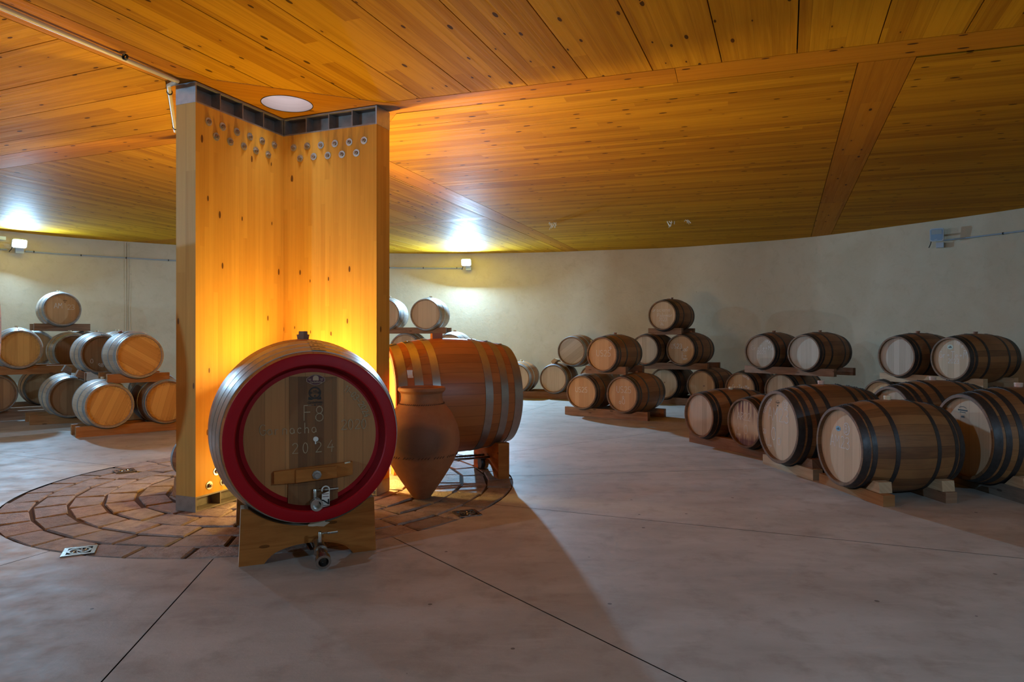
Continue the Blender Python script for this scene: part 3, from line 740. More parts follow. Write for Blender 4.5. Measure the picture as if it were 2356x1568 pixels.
bulb_lamp(ang(-4) * 0.66, P_LOW_RIGHT, .26, 'low warm bulb lamp on the stones beside the clay jar')
bulb_lamp(ang(281) * 0.80, P_FILL_FRONT, .24, 'added low fill bulb on the stones hidden behind the red-rimmed cask')  # hidden fill, added to brighten the floor and pillar foot
bulb_lamp(ang(10) * 0.36, P_UP_RIGHT, .95, 'warm bulb lamp right of the pillar beside the orange cask')
bulb_lamp(ang(180) * 0.36, P_UP_LEFT, .95, 'warm bulb lamp left of the pillar near the small keg')
bulb_lamp(ang(113) * 0.5, P_UP_BACK, .95, 'warm bulb lamp behind the pillar')
# ---------------------------------------------------------------- chalk lettering: strokes drawn as thin ribbons
def arc(cx, cy, rx, ry, a, b, n=10): return [(cx + rx * math.cos(math.radians(a + (b - a) * i / n)), cy + ry * math.sin(math.radians(a + (b - a) * i / n))) for i in range(n + 1)]
GL = {
 'A': [[(0, 0), (.28, 1), (.56, 0)], [(.1, .35), (.47, .35)]], 'M': [[(0, 0), (.06, 1), (.3, .45), (.56, 1), (.62, 0)]],
 'R': [[(.03, 0), (.05, 1)], [(.05, 1)] + arc(.2, .75, .3, .25, 90, -90, 8) + [(.08, .5), (.55, 0)]], 'U': [[(0, 1), (0, .35)] + arc(.24, .3, .24, .3, 180, 360, 8) + [(.48, 1)]],
 'S': [arc(.25, .75, .22, .24, 45, 270, 9) + arc(.25, .26, .24, .26, 90, -140, 9)], 'F': [[(.03, 0), (.03, 1), (.5, 1)], [(.03, .55), (.42, .55)]],
 'G': [arc(.3, .5, .3, .5, 50, 330, 12) + [(.55, .45), (.32, .45)]], 'T': [[(0, 1), (.56, 1)], [(.28, 1), (.26, 0)]], 'P': [[(.03, 0), (.05, 1)], [(.05, 1)] + arc(.2, .74, .3, .26, 90, -90, 8) + [(.06, .48)]],
 'B': [[(.03, 0), (.03, 1)] + arc(.2, .76, .24, .24, 90, -90, 7) + arc(.2, .26, .3, .26, 90, -90, 7) + [(.03, 0)]], 'O': [arc(.28, .5, .28, .5, 90, 450, 16)], 'H': [[(0, 0), (0, 1)], [(.5, 0), (.5, 1)], [(0, .5), (.5, .5)]],
 '0': [arc(.25, .5, .22, .5, 90, 450, 14)], '1': [[(.1, .8), (.28, 1), (.26, 0)]], '2': [arc(.26, .74, .24, .26, 160, -30, 8) + [(.02, .02), (.55, .04)]],
 '3': [arc(.22, .76, .24, .24, 150, -90, 8) + arc(.22, .26, .28, .26, 90, -150, 8)], '4': [[(.38, 1), (.02, .38), (.55, .4)], [(.42, .65), (.36, 0)]], '5': [[(.5, 1), (.12, 1), (.08, .58)] + arc(.24, .3, .26, .3, 110, -140, 9)],
 '6': [[(.42, 1), (.1, .5)] + arc(.26, .27, .22, .27, 160, -200, 12)], '7': [[(0, 1), (.5, 1), (.18, 0)], [(.12, .5), (.42, .5)]], '8': [arc(.27, .76, .2, .24, -90, 270, 10) + arc(.27, .26, .25, .26, 90, -270, 10)],
 '9': [arc(.27, .72, .22, .27, 0, 360, 10) + [(.4, 0)]], 'a': [arc(.22, .27, .2, .26, 40, 400, 10) + [(.44, .05)]], 'c': [arc(.24, .27, .2, .26, 50, 310, 8)], 'e': [[(.06, .28), (.42, .3)] + arc(.24, .27, .19, .26, 10, 310, 8)],
 'i': [[(.08, .52), (.08, 0)], [(.08, .72), (.1, .76)]], 'n': [[(.04, .52), (.04, 0)], [(.04, .36)] + arc(.22, .32, .17, .2, 160, 0, 6) + [(.39, 0)]], 'o': [arc(.22, .27, .19, .26, 90, 450, 10)],
 'r': [[(.05, .52), (.05, 0)], [(.05, .32), (.18, .5), (.32, .48)]], 'h': [[(.04, 1), (.04, 0)], [(.04, .36)] + arc(.22, .32, .17, .2, 160, 0, 6) + [(.39, 0)]], 'l': [[(.08, 1), (.06, 0)]],
 'm': [[(.04, .5), (.04, 0)], [(.04, .4)] + arc(.16, .36, .12, .14, 160, 0, 5) + [(.28, 0)], [(.28, .4)] + arc(.42, .36, .13, .14, 160, 0, 5) + [(.55, 0)]], 't': [[(.14, .85), (.14, .06), (.3, .02)], [(0, .56), (.32, .56)]], 's': [arc(.18, .4, .14, .13, 40, 270, 6) + arc(.18, .14, .15, .13, 90, -150, 6)],
 '+': [[(.05, .42), (.4, .42)], [(.22, .6), (.22, .24)]], '-': [[(.05, .42), (.4, .42)]], '>': [[(0, .3), (.9, .3)], [(.65, .52), (.92, .3), (.65, .08)]], '|': [[(.05, 1.2), (.05, -.4)]], '(': [arc(.35, .5, .7, .85, 0, 360, 20)], '.': [[(.05, .03), (.1, .06)]],
}
ADV = {'M': .8, 'i': .25, 'l': .25, '1': .45, '(': 0, ' ': .35, '|': .3, '.': .25, 'm': .7, '>': 1.1}
def chalk_mesh(items, y, width=0.006, name='chalk_writing', mat=None):
    """items: (text, x, z, height, [turn degrees], [slant]) measured on the head, in metres from its centre"""
    mb = MB(); rg = random.Random(hash(str(items)) % 999)
    for it in items:
        text, x, z, h = it[:4]; turn = math.radians(it[4]) if len(it) > 4 else 0
        curve = it[5] if len(it) > 5 else 0.0                         # radius of an arc to follow, 0 = straight
        cx = 0.0
        for ch in text:
            if ch != ' ':
                for st in GL[ch]:
                    pts = []
                    for (a, b) in st:
                        px, pz = (cx + a) * h, b * h
                        if curve:
                            th = px / curve + turn; rr = curve + pz
                            pts.append((math.sin(th) * rr, math.cos(th) * rr))
                        else:
                            pts.append((x + px * math.cos(turn) - pz * math.sin(turn), z + px * math.sin(turn) + pz * math.cos(turn)))
                    for p, q in zip(pts, pts[1:]):
                        d = Vector((q[0] - p[0], q[1] - p[1]));
                        if d.length < 1e-5: continue
                        d.normalize(); w = width * rg.uniform(.35, .6); n = Vector((-d.y, d.x)) * w; e = d * w * .5
                        yy = y - rg.uniform(.0002, .0005)
                        mb.face([(p[0] - e.x - n.x, yy, p[1] - e.y - n.y), (q[0] + e.x - n.x, yy, q[1] + e.y - n.y), (q[0] + e.x + n.x, yy, q[1] + e.y + n.y), (p[0] - e.x + n.x, yy, p[1] - e.y + n.y)])
            cx += ADV.get(ch, .68)
    return mb.data(name, mat or M['chalk'])
def type_mesh(text, size, mat, shear=0.0, ext=0.0006, width=None):
    c = bpy.data.curves.new('lettering', 'FONT'); c.body = text; c.size = size; c.shear = shear; c.align_x = 'CENTER'; c.align_y = 'CENTER'; c.extrude = ext; c.resolution_u = 3
    o = bpy.data.objects.new('lettering', c); COL.objects.link(o)
    bpy.context.view_layer.update(); dg = bpy.context.evaluated_depsgraph_get()
    me = bpy.data.meshes.new_from_object(o.evaluated_get(dg)); bpy.data.objects.remove(o)
    xs = [v.co.x for v in me.vertices]; k = (width / (max(xs) - min(xs))) if width else 1.0
    for v in me.vertices: v.co = Vector((v.co.x * k, -v.co.z, v.co.y))
    me.materials.clear(); me.materials.append(mat); return me

# ---------------------------------------------------------------- coopered bodies
def rad(y, L, rh, rb): return rb - (rb - rh) * (2 * y / L) ** 2
def body_mesh(L, rh, rb, th, rec, mats, seg=64, bevel=0.0):
    mb = MB(); K = 16
    mb.lathe([(rad(-L / 2 + L * i / K, L, rh, rb), -L / 2 + L * i / K) for i in range(K + 1)], seg, 'y', mi=0)
    for s in (-1, 1):
        mb.lathe([(rh, s * L / 2), (rh - th, s * L / 2)], seg, 'y', mi=1, smooth=False)
        mb.lathe([(rh - th, s * L / 2), (rh - th - bevel, s * (L / 2 - rec))], seg, 'y', mi=1)
        mb.lathe([(rh - th - bevel, s * (L / 2 - rec)), (0.0, s * (L / 2 - rec - .02))], seg, 'y', mi=1)
    me = mb.data('staves', mats); bm = bmesh.new(); bm.from_mesh(me); bmesh.ops.recalc_face_normals(bm, faces=bm.faces); bm.to_mesh(me); bm.free(); return me
def head_mesh(r, y, mat, turn=0.0, seg=64, back=False):
    mb = MB(); t = math.radians(turn); n = seg
    pts = [(r * math.sin(2 * PI * k / n), r * math.cos(2 * PI * k / n)) for k in range(n)]
    P = [(x, y, z) for x, z in pts]; uv = [(x * math.cos(t) + z * math.sin(t), -x * math.sin(t) + z * math.cos(t)) for x, z in pts]
    if not back: P = P[::-1]; uv = uv[::-1]
    P2 = [(x, y + (.018 if not back else -.018), z) for x, y, z in P]
    mb.face(P[::-1] if not back else P[::-1], uv[::-1])
    for k in range(n):
        j = (k + 1) % n; mb.face([P[k], P[j], P2[j], P2[k]], [uv[k], uv[j], uv[j], uv[k]])
    me = mb.data('head', mat); bm = bmesh.new(); bm.from_mesh(me)
    for f in bm.faces:
        if len(f.verts) > 4 and ((f.normal.y > 0) != back): f.normal_flip()
    bm.to_mesh(me); bm.free(); return me
def hoop_mesh(y0, y1, L, rh, rb, mat, th=0.0028, seg=64, rivets=0.0):
    mb = MB(); ra, rc = rad(y0, L, rh, rb), rad(y1, L, rh, rb)
    mb.lathe([(ra - .003, y0), (ra + th, y0), ((ra + rc) / 2 + th, (y0 + y1) / 2), (rc + th, y1), (rc - .003, y1)], seg, 'y')
    ym = (y0 + y1) / 2; rm = (ra + rc) / 2 + th
    if rivets:
        for d in (-.045, -.02):                                       # lap and rivets near the bung line
            a = d / rm; Mx = Matrix.Translation((rm * math.sin(a + .12), ym, rm * math.cos(a + .12))) @ Matrix.Rotation(a + .12, 4, 'Y')
            mb.lathe([(0.0, .006 * rivets), (.006 * rivets, .003 * rivets), (.008 * rivets, 0.0)], 8, 'z', Mx)
        a0, a1 = .05 / rm * 0, .16; n = 5
        for k in range(n):
            q = [a0 + (a1 - a0) * k / n, a0 + (a1 - a0) * (k + 1) / n]
            mb.face([((r + th * .9) * math.sin(a), y, (r + th * .9) * math.cos(a)) for a, y, r in ((q[0], y0 + .003, ra + th), (q[1], y0 + .003, ra + th), (q[1], y1 - .003, rc + th), (q[0], y1 - .003, rc + th))])
    me = mb.data('hoop', mat); bm = bmesh.new(); bm.from_mesh(me); bmesh.ops.recalc_face_normals(bm, faces=bm.faces); bm.to_mesh(me); bm.free(); return me
def obj(name, me, parent, loc=(0, 0, 0), rot=(0, 0, 0)):
    o = bpy.data.objects.new(name, me); link(o, parent); o.location = loc; o.rotation_euler = rot; return o

# ---------------------------------------------------------------- the red-rimmed cask
RC_L, RC_RH, RC_RB, RC_Z = 1.15, 0.497, 0.585, 0.738
rc_axis = 113.0; ra = ang(rc_axis); rc_head = Vector((-1.18, 4.03, 0)); rc_mid = rc_head + ra * (RC_L / 2)
rc = empty('wine_cask', (rc_mid.x, rc_mid.y, 0), math.radians(rc_axis - 90))
tag(rc, 'large oak cask with a red-painted rim and two steel taps before the timber pillar', 'cask')
z = RC_Z; REC = 0.085
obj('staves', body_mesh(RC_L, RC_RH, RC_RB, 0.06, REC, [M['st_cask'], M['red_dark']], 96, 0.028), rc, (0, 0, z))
mb = MB(); h = -RC_L / 2
mb.lathe([(RC_RH + .002, h + .055), (RC_RH + .0035, h - .001), (RC_RH - .004, h - .005), (RC_RH - .060, h - .005), (RC_RH - .066, h + .002), (RC_RH - .066, h + .012)], 96, 'y')
mb.build('red_rim', M['red'], rc, (0, 0, z), None, True)
mb = MB(); yh = h + REC - .004
mb.lathe([(RC_RH - .06 - .026, yh - .002), (RC_RH - .06 - .048, yh - .003), (RC_RH - .06 - .05, yh)], 96, 'y'); mb.build('red_head_edge', M['red'], rc, (0, 0, z), None, True)
hd = obj('head', head_mesh(RC_RH - .085, yh, M['hd_cask'], 0, 96), rc, (0, 0, z))
obj('back_head', head_mesh(RC_RH - .09, -yh, M['hd_cask'], 0, 96, True), rc, (0, 0, z))
for y0, y1 in ((-.518, -.445), (-.435, -.350), (-.338, -.235), (.235, .335), (.35, .435), (.445, .518), (.53, .573)):
    obj('hoop', hoop_mesh(y0, y1, RC_L, RC_RH, RC_RB, M['hoop_cask'], .004, 96, 1.4), rc, (0, 0, z))
mb = MB(); rt = RC_RB; mb.lathe([(0.0, rt - .02), (.033, rt - .02), (.042, rt + .03), (0.0, rt + .03)], 8, 'z'); mb.lathe([(.0, rt + .03), (.03, rt + .03), (.028, rt + .052), (0.0, rt + .052)], 8, 'z')
mb.build('bung', M['bung_brown'], rc, (0, 0, z), None, True)
KS = 1560 / 4.08
def hu(px, py): return ((px - 713.5) / KS, -(py - 1007) / KS)
# darker middle boards with the manhole door
rr = RC_RH - .112
mb = MB(); u0, u1 = hu(664, 0)[0], hu(770, 0)[0]
poly = [(u0, -math.sqrt(rr * rr - u0 * u0)), (u1, -math.sqrt(rr * rr - u1 * u1)), (u1, math.sqrt(rr * rr - u1 * u1)), (u0, math.sqrt(rr * rr - u0 * u0))]
mb.prism(poly, yh - .003, yh + .001, 'y'); mid = mb.build('middle_boards', M['hd_hatch'], rc, (0, 0, z), None, True); mid['label'] = 'darker middle boards of the head'
mb = MB(); a, b = hu(660, 1107), hu(772, 1166); mb.prism([(a[0], b[1]), (b[0], b[1]), (b[0] - .003, a[1]), (a[0] + .004, a[1])], yh - .012, yh - .003, 'y')
door = mb.build('manhole_door', M['hd_hatch'], rc, (0, 0, z), None, True)
a, b = hu(630, 1107), hu(805, 1072)
mb = MB(); mb.prism([(a[0], a[1] - .005), (hu(676, 0)[0], a[1] - .008), (hu(768, 0)[0], a[1] + .006), (b[0], a[1] + .016), (b[0], b[1] + .004), (a[0], b[1] - .025)], yh - .035, yh - .003, 'y')
bar = mb.build('crossbar', M['cradle'], rc, (0, 0, z), None, True); bar['label'] = 'wooden bar clamping the manhole door'
mb = MB(); a2, b2 = hu(677, 1108), hu(767, 1079); mb.prism([(a2[0], a2[1]), (b2[0], a2[1] + .012), (b2[0], b2[1] + .006), (a2[0], b2[1])], yh - .055, yh - .035, 'y'); mb.build('block', M['cradle'], bar, (0, 0, 0), None, True)
c = hu(722, 1093); mb = MB(); Mx = Matrix.Translation((c[0], yh - .055, c[1])) @ Matrix.Rotation(PI / 2, 4, 'X')
mb.lathe([(.0, 0), (.027, 0.0), (.027, .012), (.016, .014), (.016, .035), (0, .035)], 8, 'z', Mx, smooth=False); mb.build('clamp_nut', M['steel'], bar, (0, 0, 0), None, True)
c = hu(793, 1074); mb = MB(); mb.tube([(c[0] - .018, yh - .03, c[1] + .002), (c[0] + .016, yh - .03, c[1] + .006)], .006, 8); mb.build('cork', M['bung'], bar)
def tap(parent, c, yb, r, out, tilt, hx, name):
    R_ = Matrix.Translation((c[0], yb, c[1])) @ Matrix.Rotation(math.radians(tilt), 4, 'X') @ Matrix.Rotation(PI / 2, 4, 'X')
    mb = MB()
    mb.lathe([(0, 0), (r * .75, 0), (r * .75, out * .35), (r * 1.0, out * .36), (r * 1.0, out * .45), (r * .8, out * .46), (r * .8, out * .8), (r * 1.08, out * .82), (r * 1.08, out), (r * .72, out), (r * .70, out * .5), (0, out * .5)], 28, 'z', R_)
    t = mb.build(name, M['stainless'], parent, (0, 0, RC_Z), None, True)
    y1 = yb - out * .42
    mb = MB(); mb.lathe([(0.0, 0), (.011, 0), (.011, .055), (.008, .06), (0, .06)], 14, 'z', Matrix.Translation((c[0] - .005, y1, c[1] + r * .85)))
    p = Vector((c[0] - .005, y1, c[1] + r * .85 + .05)); mb.tube([p, p + Vector((hx * .45, -.004, .0))], .005, 8); mb.tube([p + Vector((hx * .42, -.004, 0)), p + Vector((hx, -.006, .002))], .0085, 10)
    mb.build('handle', M['stainless'], t, (0, 0, 0), None, True)
    return t, p
t1, p = tap(rc, hu(721, 1160), yh - .002, .034, .085, 0, .135, 'tap')
mb = MB(); q = p + Vector((.062, -.012, .012))
pts = [(q.x + .022 * math.cos(math.radians(a)) - .002, q.y - .0015, q.z - .012 + .022 * math.sin(math.radians(a))) for a in range(200, -31, -18)]
mb.tube(pts, .004, 6); mb.prism([(q.x - .026, q.z - .115), (q.x + .020, q.z - .122), (q.x + .022, q.z - .02), (q.x - .024, q.z - .036)], q.y - .003, q.y, 'y')
tg = mb.build('tag', M['white'], t1, (0, 0, 0), None, True); tg['label'] = 'white plastic tag with a handwritten 2'
obj('tag_number', chalk_mesh([('2', q.x + .016, q.z - .098, .052, 90)], q.y - .0035, .009, 'tag_number', M['ink']), tg)
mb = MB()
for dz in (-.036, -.105, -.052): mb.box((q.x - .002, q.y - .0033, q.z + dz), (.036, .0006, .0035))
mb.build('tag_lines', M['maroon'], tg)
# valve that comes out under the cask in front of its cradle
vl = Vector((0.035, 0, 0))
t2, p = tap(rc, ((727 - 713.5) / 395 + .0, -(1258 - 1007) / 395), -RC_L / 2 + .02, .040, .21, 14, .10, 'drain_valve')
t2['label'] = 'steel valve poking out in front of the cradle'
mb = MB(); mb.tube([(.028, -RC_L / 2 + .03, .10 - RC_Z), (.028, 0.2, .12 - RC_Z), (.028, 0.3, .2 - RC_Z)], .024, 12); mb.build('drain_pipe', M['stainless'], rc, (0, 0, RC_Z))
# marks on the head
c = hu(722, 877); mb = MB()
w_, h_ = .055, .0325
lens = [(c[0] - w_, c[1] - .010)] + [(c[0] + w_ * k / 5, c[1] - h_ * (1 - (k / 5.6) ** 2)) for k in range(-4, 5)] + [(c[0] + w_, c[1] - .010), (c[0] + w_, c[1] + .010)] + [(c[0] - w_ * k / 5, c[1] + h_ * (1 - (k / 5.6) ** 2)) for k in range(-4, 5)] + [(c[0] - w_, c[1] + .010)]
mb.prism(lens, yh - .0055, yh - .003, 'y'); st = mb.build('sticker', M['maroon'], mid, (0, 0, 0), None, True); st['label'] = 'maroon maker sticker'
mb = MB(); y_ = yh - .006; ins = [(c[0] + (x - c[0]) * .93, c[1] + (q - c[1]) * .92) for x, q in lens]; ou = [(c[0] + (x - c[0]) * .985, c[1] + (q - c[1]) * .98) for x, q in lens]
for k in range(len(lens)):
    j = (k + 1) % len(lens); mb.face([(ou[k][0], y_, ou[k][1]), (ou[j][0], y_, ou[j][1]), (ins[j][0], y_, ins[j][1]), (ins[k][0], y_, ins[k][1])])
mb.prism([(c[0] - .017, c[1] - .004), (c[0] + .017, c[1] - .004), (c[0] + .017, c[1] + .012)] + [(c[0] + .017 * math.cos(a * PI / 8), c[1] + .012 + .015 * math.sin(a * PI / 8)) for a in range(1, 8)] + [(c[0] - .017, c[1] + .012)], y_ - .0003, y_, 'y')
for s in (-1, 1):
    for k in range(3): mb.box((c[0] + s * .035, y_, c[1] + .006 - .005 * k), (.020 - .004 * k, .0006, .002))
mb.build('sticker_print', M['cream'], st, (0, 0, 0), None, True)
me = type_mesh('Garbellotto', .018, M['cream'], .35, .0004, .070); obj('sticker_lettering', me, st, (c[0], y_ - .0006, c[1] - .014))
c = hu(720, 907); mb = MB(); y_ = yh - .0045
mb.lathe([(.030, y_), (.036, y_)], 30, 'y', Matrix.Translation((c[0], 0, c[1]))); mb.lathe([(.0265, y_), (.028, y_)], 30, 'y', Matrix.Translation((c[0], 0, c[1])))
for s in (-1, 1):
    mb.prism([(c[0] + s * .038, c[1] - .04), (c[0] + s * .020, c[1] - .042), (c[0] + s * .006, c[1] - .037), (c[0] + s * .02, c[1] - .033), (c[0] + s * .036, c[1] - .022)][::s], y_ - .0004, y_, 'y')
    mb.box((c[0] + s * .023, y_, c[1]), (.005, .0006, .014))
mb.box((c[0], y_, c[1] + .012), (.022, .0006, .0045)); mb.lathe([(0, y_ - .0003), (.0055, y_ - .0003)], 12, 'y', Matrix.Translation((c[0], 0, c[1] - .018)))
mb.box((c[0] - .027, y_, c[1] - .074), (.028, .0006, .003)); mb.box((c[0] + .027, y_, c[1] - .073), (.03, .0006, .003)); mb.box((c[0], y_, c[1] - .074), (.014, .0006, .006))
stp = mb.build('stamp', M['ink'], mid); stp['label'] = 'black round maker stamp reading 1775'
obj('stamp_number', type_mesh('1775', .017, M['ink'], 0, .0003, .036), stp, (c[0], y_ - .0005, c[1])); obj('stamp_lettering', type_mesh('Garbellotto', .024, M['ink'], .35, .0004, .088), stp, (c[0], y_ - .0005, c[1] - .058))
def hz(px, py): return hu(px, py)
F8, G_, Y4 = hu(695, 970), hu(600, 999), hu(668, 1045)
for it_ in ([('F', F8[0], F8[1], .09), ('8', hu(721, 973)[0], hu(0, 973)[1], .09), ('Garnacha', G_[0], G_[1], .062), ('2020', hu(780, 996)[0], hu(0, 996)[1], .060),
    ('2', hu(670, 1043)[0], Y4[1], .062), ('0', hu(693, 0)[0], Y4[1], .062), ('2', hu(722, 0)[0], Y4[1], .062), ('4', hu(748, 0)[0], Y4[1] - .002, .072),
    ('11-03-2024', 0, 0, .036, 34, rr - .055)]): obj('chalk_writing', chalk_mesh([it_], yh - .0042, .0045, 'chalk_writing', M['faintchalk']), rc, (0, 0, z))
c = hu(722, 1014); mb = MB(); mb.lathe([(0, yh - .012), (.015, yh - .012), (.015, yh - .002)], 20, 'y', Matrix.Translation((c[0], 0, c[1]))); mb.box((c[0] - .002, yh - .008, c[1] - .02), (.006, .004, .02)); mb.build('plug', M['white'], rc, (0, 0, z), None, True)

# ---------------------------------------------------------------- cradles
def cradle(name, mid_pt, axis, spacing, wb, wt, hgt, th, zc_, r_at, label, rods=False, arch=0.105, boards=None):
    root = empty(name, (mid_pt.x, mid_pt.y, 0), math.radians(axis - 90)); tag(root, label, 'cradle')
    for s in (-1, 1):
        y0 = s * spacing / 2
        top = []; n = 22
        sag = lambda x: zc_ - math.sqrt(max(0, r_at * r_at - x * x))
        xs = [wt / 2 - wt * i / n for i in range(n + 1)]
        tp = [(x, min(hgt, sag(x) - 0.004)) for x in xs]
        bot = [(-wb / 2, 0.0), (-wb * .33, 0.0)] + [(wb * .30 * math.cos(a * PI / 8), arch * .55 * math.sin(a * PI / 8)) for a in range(8, -1, -1)] + [(wb * .33, 0), (wb / 2, 0.0)]
        poly = bot + tp
        mb = MB(); nb = len(poly)
        # board built as a strip of quads between bottom and top outlines (the outline is concave)
        bx = [(-wb / 2 + wb * i / 40) for i in range(41)]
        def lo(x):
            k = abs(x) / (wb * .31); return arch * math.sqrt(max(0, 1 - k ** 2)) * .9 if k < 1 else 0.0
        def hi(x):
            xx = x * wt / wb; return min(hgt, sag(xx) - .004)
        fr = [[(x, y0 - th / 2, lo(x)), (x * (1 - (1 - wt / wb) * (hi(x) / hgt)), y0 - th / 2, hi(x))] for x in bx]
        bk = [[(p[0], y0 + th / 2, p[2]) for p in q] for q in fr]
        off = 3.7 * s
        for A, B, C, D in zip(fr, fr[1:], bk, bk[1:]):
            mb.face([A[0], B[0], B[1], A[1]], [(p[0] + off, p[2]) for p in (A[0], B[0], B[1], A[1])]); mb.face([D[0], C[0], C[1], D[1]], [(p[0], p[2]) for p in (D[0], C[0], C[1], D[1])])
            mb.face([A[1], B[1], D[1], C[1]], [(p[0], p[1]) for p in (A[1], B[1], D[1], C[1])], mi=1); mb.face([A[0], C[0], D[0], B[0]], [(p[0], p[1]) for p in (A[0], C[0], D[0], B[0])])
        for q, r, f in ((fr[0], bk[0], 1), (fr[-1], bk[-1], -1)):
            u = [r[0], q[0], q[1], r[1]]; u = u if f > 0 else u[::-1]; mb.face(u, [(p[1], p[2]) for p in u], mi=1)
        mb.build('board', [M['cradle'], M['cradle_top'] if not rods else M['cradle']], root)
    mb = MB()
    if rods:
        for x, zz in ((-.04, .17), (-.04, .145), (.10, .17)): mb.tube([(x, -spacing / 2 + th / 2, zz), (x, spacing / 2 - th / 2, zz)], .011, 10)
        mb.build('tie_rod', M['stainless'], root)
        mb = MB(); mb.lathe([(0, -.02), (.055, -.02), (.055, .02), (0, .02)], 20, 'y', Matrix.Translation((-.02, spacing / 2 - .09, .10))); mb.build('wheel', M['black'], root, None, None, True)
    else:
        mb.box((-.18, 0, .12), (.06, spacing - th - .004, .07)); mb.box((.18, 0, .12), (.06, spacing - th - .004, .07)); mb.build('stretcher', M['cradle'], root)
    return root
crm = (Vector((-1.205, 4.06, 0)) + ra * (1.02 / 2 + .05))
cr = cradle('cask_cradle', crm, rc_axis, 0.93, .80, .775, .335, .10, RC_Z, rad(.46, RC_L, RC_RH, RC_RB) + .004, 'wooden cradle with an arched lower edge under the red-rimmed cask')
mb = MB(); rg = random.Random(2); n = 14; cy = -.93 / 2 - .0515
pts = [(.05 + .06 * math.cos(a * 2 * PI / n) * rg.uniform(.7, 1.15), .205 + .024 * math.sin(a * 2 * PI / n) * rg.uniform(.6, 1.2)) for a in range(n)]
mb.prism(pts, cy, cy + .0012, 'y'); w = mb.build('worn_patch', M['cradle_top'], cr, None, None, True); w['label'] = 'pale worn patch under the rim'

# ---------------------------------------------------------------- the orange cask behind, on its own cradle
OL, ORH, ORB, OZ = 1.19, .470, .545, .774
oa = 23.0; od = ang(oa); o_end = Vector((-.08, 6.73, 0)); o_mid = o_end - od * (OL / 2)
oc = empty('wine_cask', (o_mid.x, o_mid.y, 0), math.radians(oa - 90))
tag(oc, 'large orange oak cask with wide grey hoops lying sideways behind the clay jar', 'cask')
obj('staves', body_mesh(OL, ORH, ORB, .05, .07, [M['st_cask'], M['red']], 96, .01), oc, (0, 0, OZ))
obj('head', head_mesh(ORH - .05, -OL / 2 + .066, M['hd_warm_lit'], 0, 96), oc, (0, 0, OZ)); obj('back_head', head_mesh(ORH - .05, OL / 2 - .066, M['hd_cask'], 0, 96, True), oc, (0, 0, OZ))
for y0, y1 in ((-.575, -.50), (-.44, -.365), (-.285, -.215), (.20, .275), (.36, .435), (.505, .592)):
    obj('hoop', hoop_mesh(y0, y1, OL, ORH, ORB, M['hoop_cask'], .004, 96, 1.5), oc, (0, 0, OZ))
mb = MB(); mb.box((0, -.1, ORB + .02), (.07, .10, .05)); mb.build('bung', M['bung_brown'], oc, (0, 0, OZ))
r_ = rad(-.47, OL, ORH, ORB) + .003; a = math.radians(62); mb = MB(); mb.box((0, -.47, r_), (.075, .05, .002), Matrix.Rotation(a, 4, 'Y')); lb = mb.build('paper_label', M['white'], oc, (0, 0, OZ)); lb['label'] = 'small pale paper label'
ocr = Vector((-.26, 6.65, 0)) + od * .055 - od * (.86 / 2)
cradle('cask_cradle', ocr, oa, .86, .68, .68, .335, .11, OZ, rad(.43, OL, ORH, ORB) + .004, 'wooden cradle with steel tie rods under the orange cask', True, .14)

# ---------------------------------------------------------------- clay jar
def clay():
    n = NT('terracotta'); o = n.obj(); x, y, z_ = n.sep(o)
    a = n.noise(o, 5.0, 6, 0.6); b = n.noise(o, 55.0, 4, 0.7); g = n.noise(n.comb(0, 0, n.math('MULTIPLY', z_, 60.0)), 1.0, 2)
    c = n.mix(n.ramp(a, 0.35, 0.7), (0.40, 0.165, 0.075, 1), (0.31, 0.115, 0.05, 1)); c = n.mix(n.math('MULTIPLY', n.ramp(b, .6, .8), .4), c, (0.18, 0.07, 0.035, 1))
    dx = n.math('SUBTRACT', x, .02); dz = n.math('SUBTRACT', z_, 0.50)
    d = n.math('ADD', n.math('MULTIPLY', n.math('MULTIPLY', dx, dx), 18.0), n.math('MULTIPLY', n.math('MULTIPLY', dz, dz), 34.0))
    m = n.math('MULTIPLY', n.ramp(n.math('ADD', d, n.math('MULTIPLY', n.math('SUBTRACT', a, .5), 1.1)), 1.0, 0.45), n.math('LESS_THAN', y, 0.02))
    c = n.mix(n.math('MULTIPLY', m, .6), c, (0.085, 0.055, 0.045, 1))
    n.bump(n.math('ADD', n.math('MULTIPLY', g, .6), b), 0.15, 0.006); return n.done(c, 0.6, 0, 0.3)
prof = [(0.0, 0.0), (.072, 0.0), (.082, .015), (.120, .07), (.168, .14), (.222, .225), (.262, .295), (.296, .37), (.313, .43), (.317, .485), (.312, .54), (.297, .60), (.272, .66), (.238, .72), (.200, .765), (.180, .79), (.173, .81), (.170, .84), (.173, .868), (.186, .880), (.196, .890), (.198, .902), (.192, .915), (.176, .918), (.166, .908), (.160, .88), (.155, .83), (.165, .79), (.22, .72), (.28, .60), (.29, .48), (.2, .22), (.06, .05), (0, .05)]
mb = MB(); mb.lathe(prof, 72, 'z'); jp = Vector((-.752, 5.645, 0))
jar = mb.build('clay_jar', clay(), None, jp, None, True); tag(jar, 'tall terracotta jar with a pointed base and dark fire mark, beside the red-rimmed cask', 'jar')
for zz, r, nn, amp, nm in ((.782, .187, 64, .010, 'rope_band'), (.372, .2975, 74, .016, 'incised_band')):
    mb = MB()
    for k in range(nn):
        t = 2 * PI * k / nn; t2 = 2 * PI * (k + .7) / nn
        if nm == 'incised_band' and (k * 7) % 5 == 0: continue
        mb.tube([(r * math.cos(t), r * math.sin(t), zz - amp / 2), (r * math.cos(t2), r * math.sin(t2), zz + amp / 2)], .0035, 5)
    mb.build(nm, plain('dark_clay', (.13, .05, .025, 1), .8), jar)

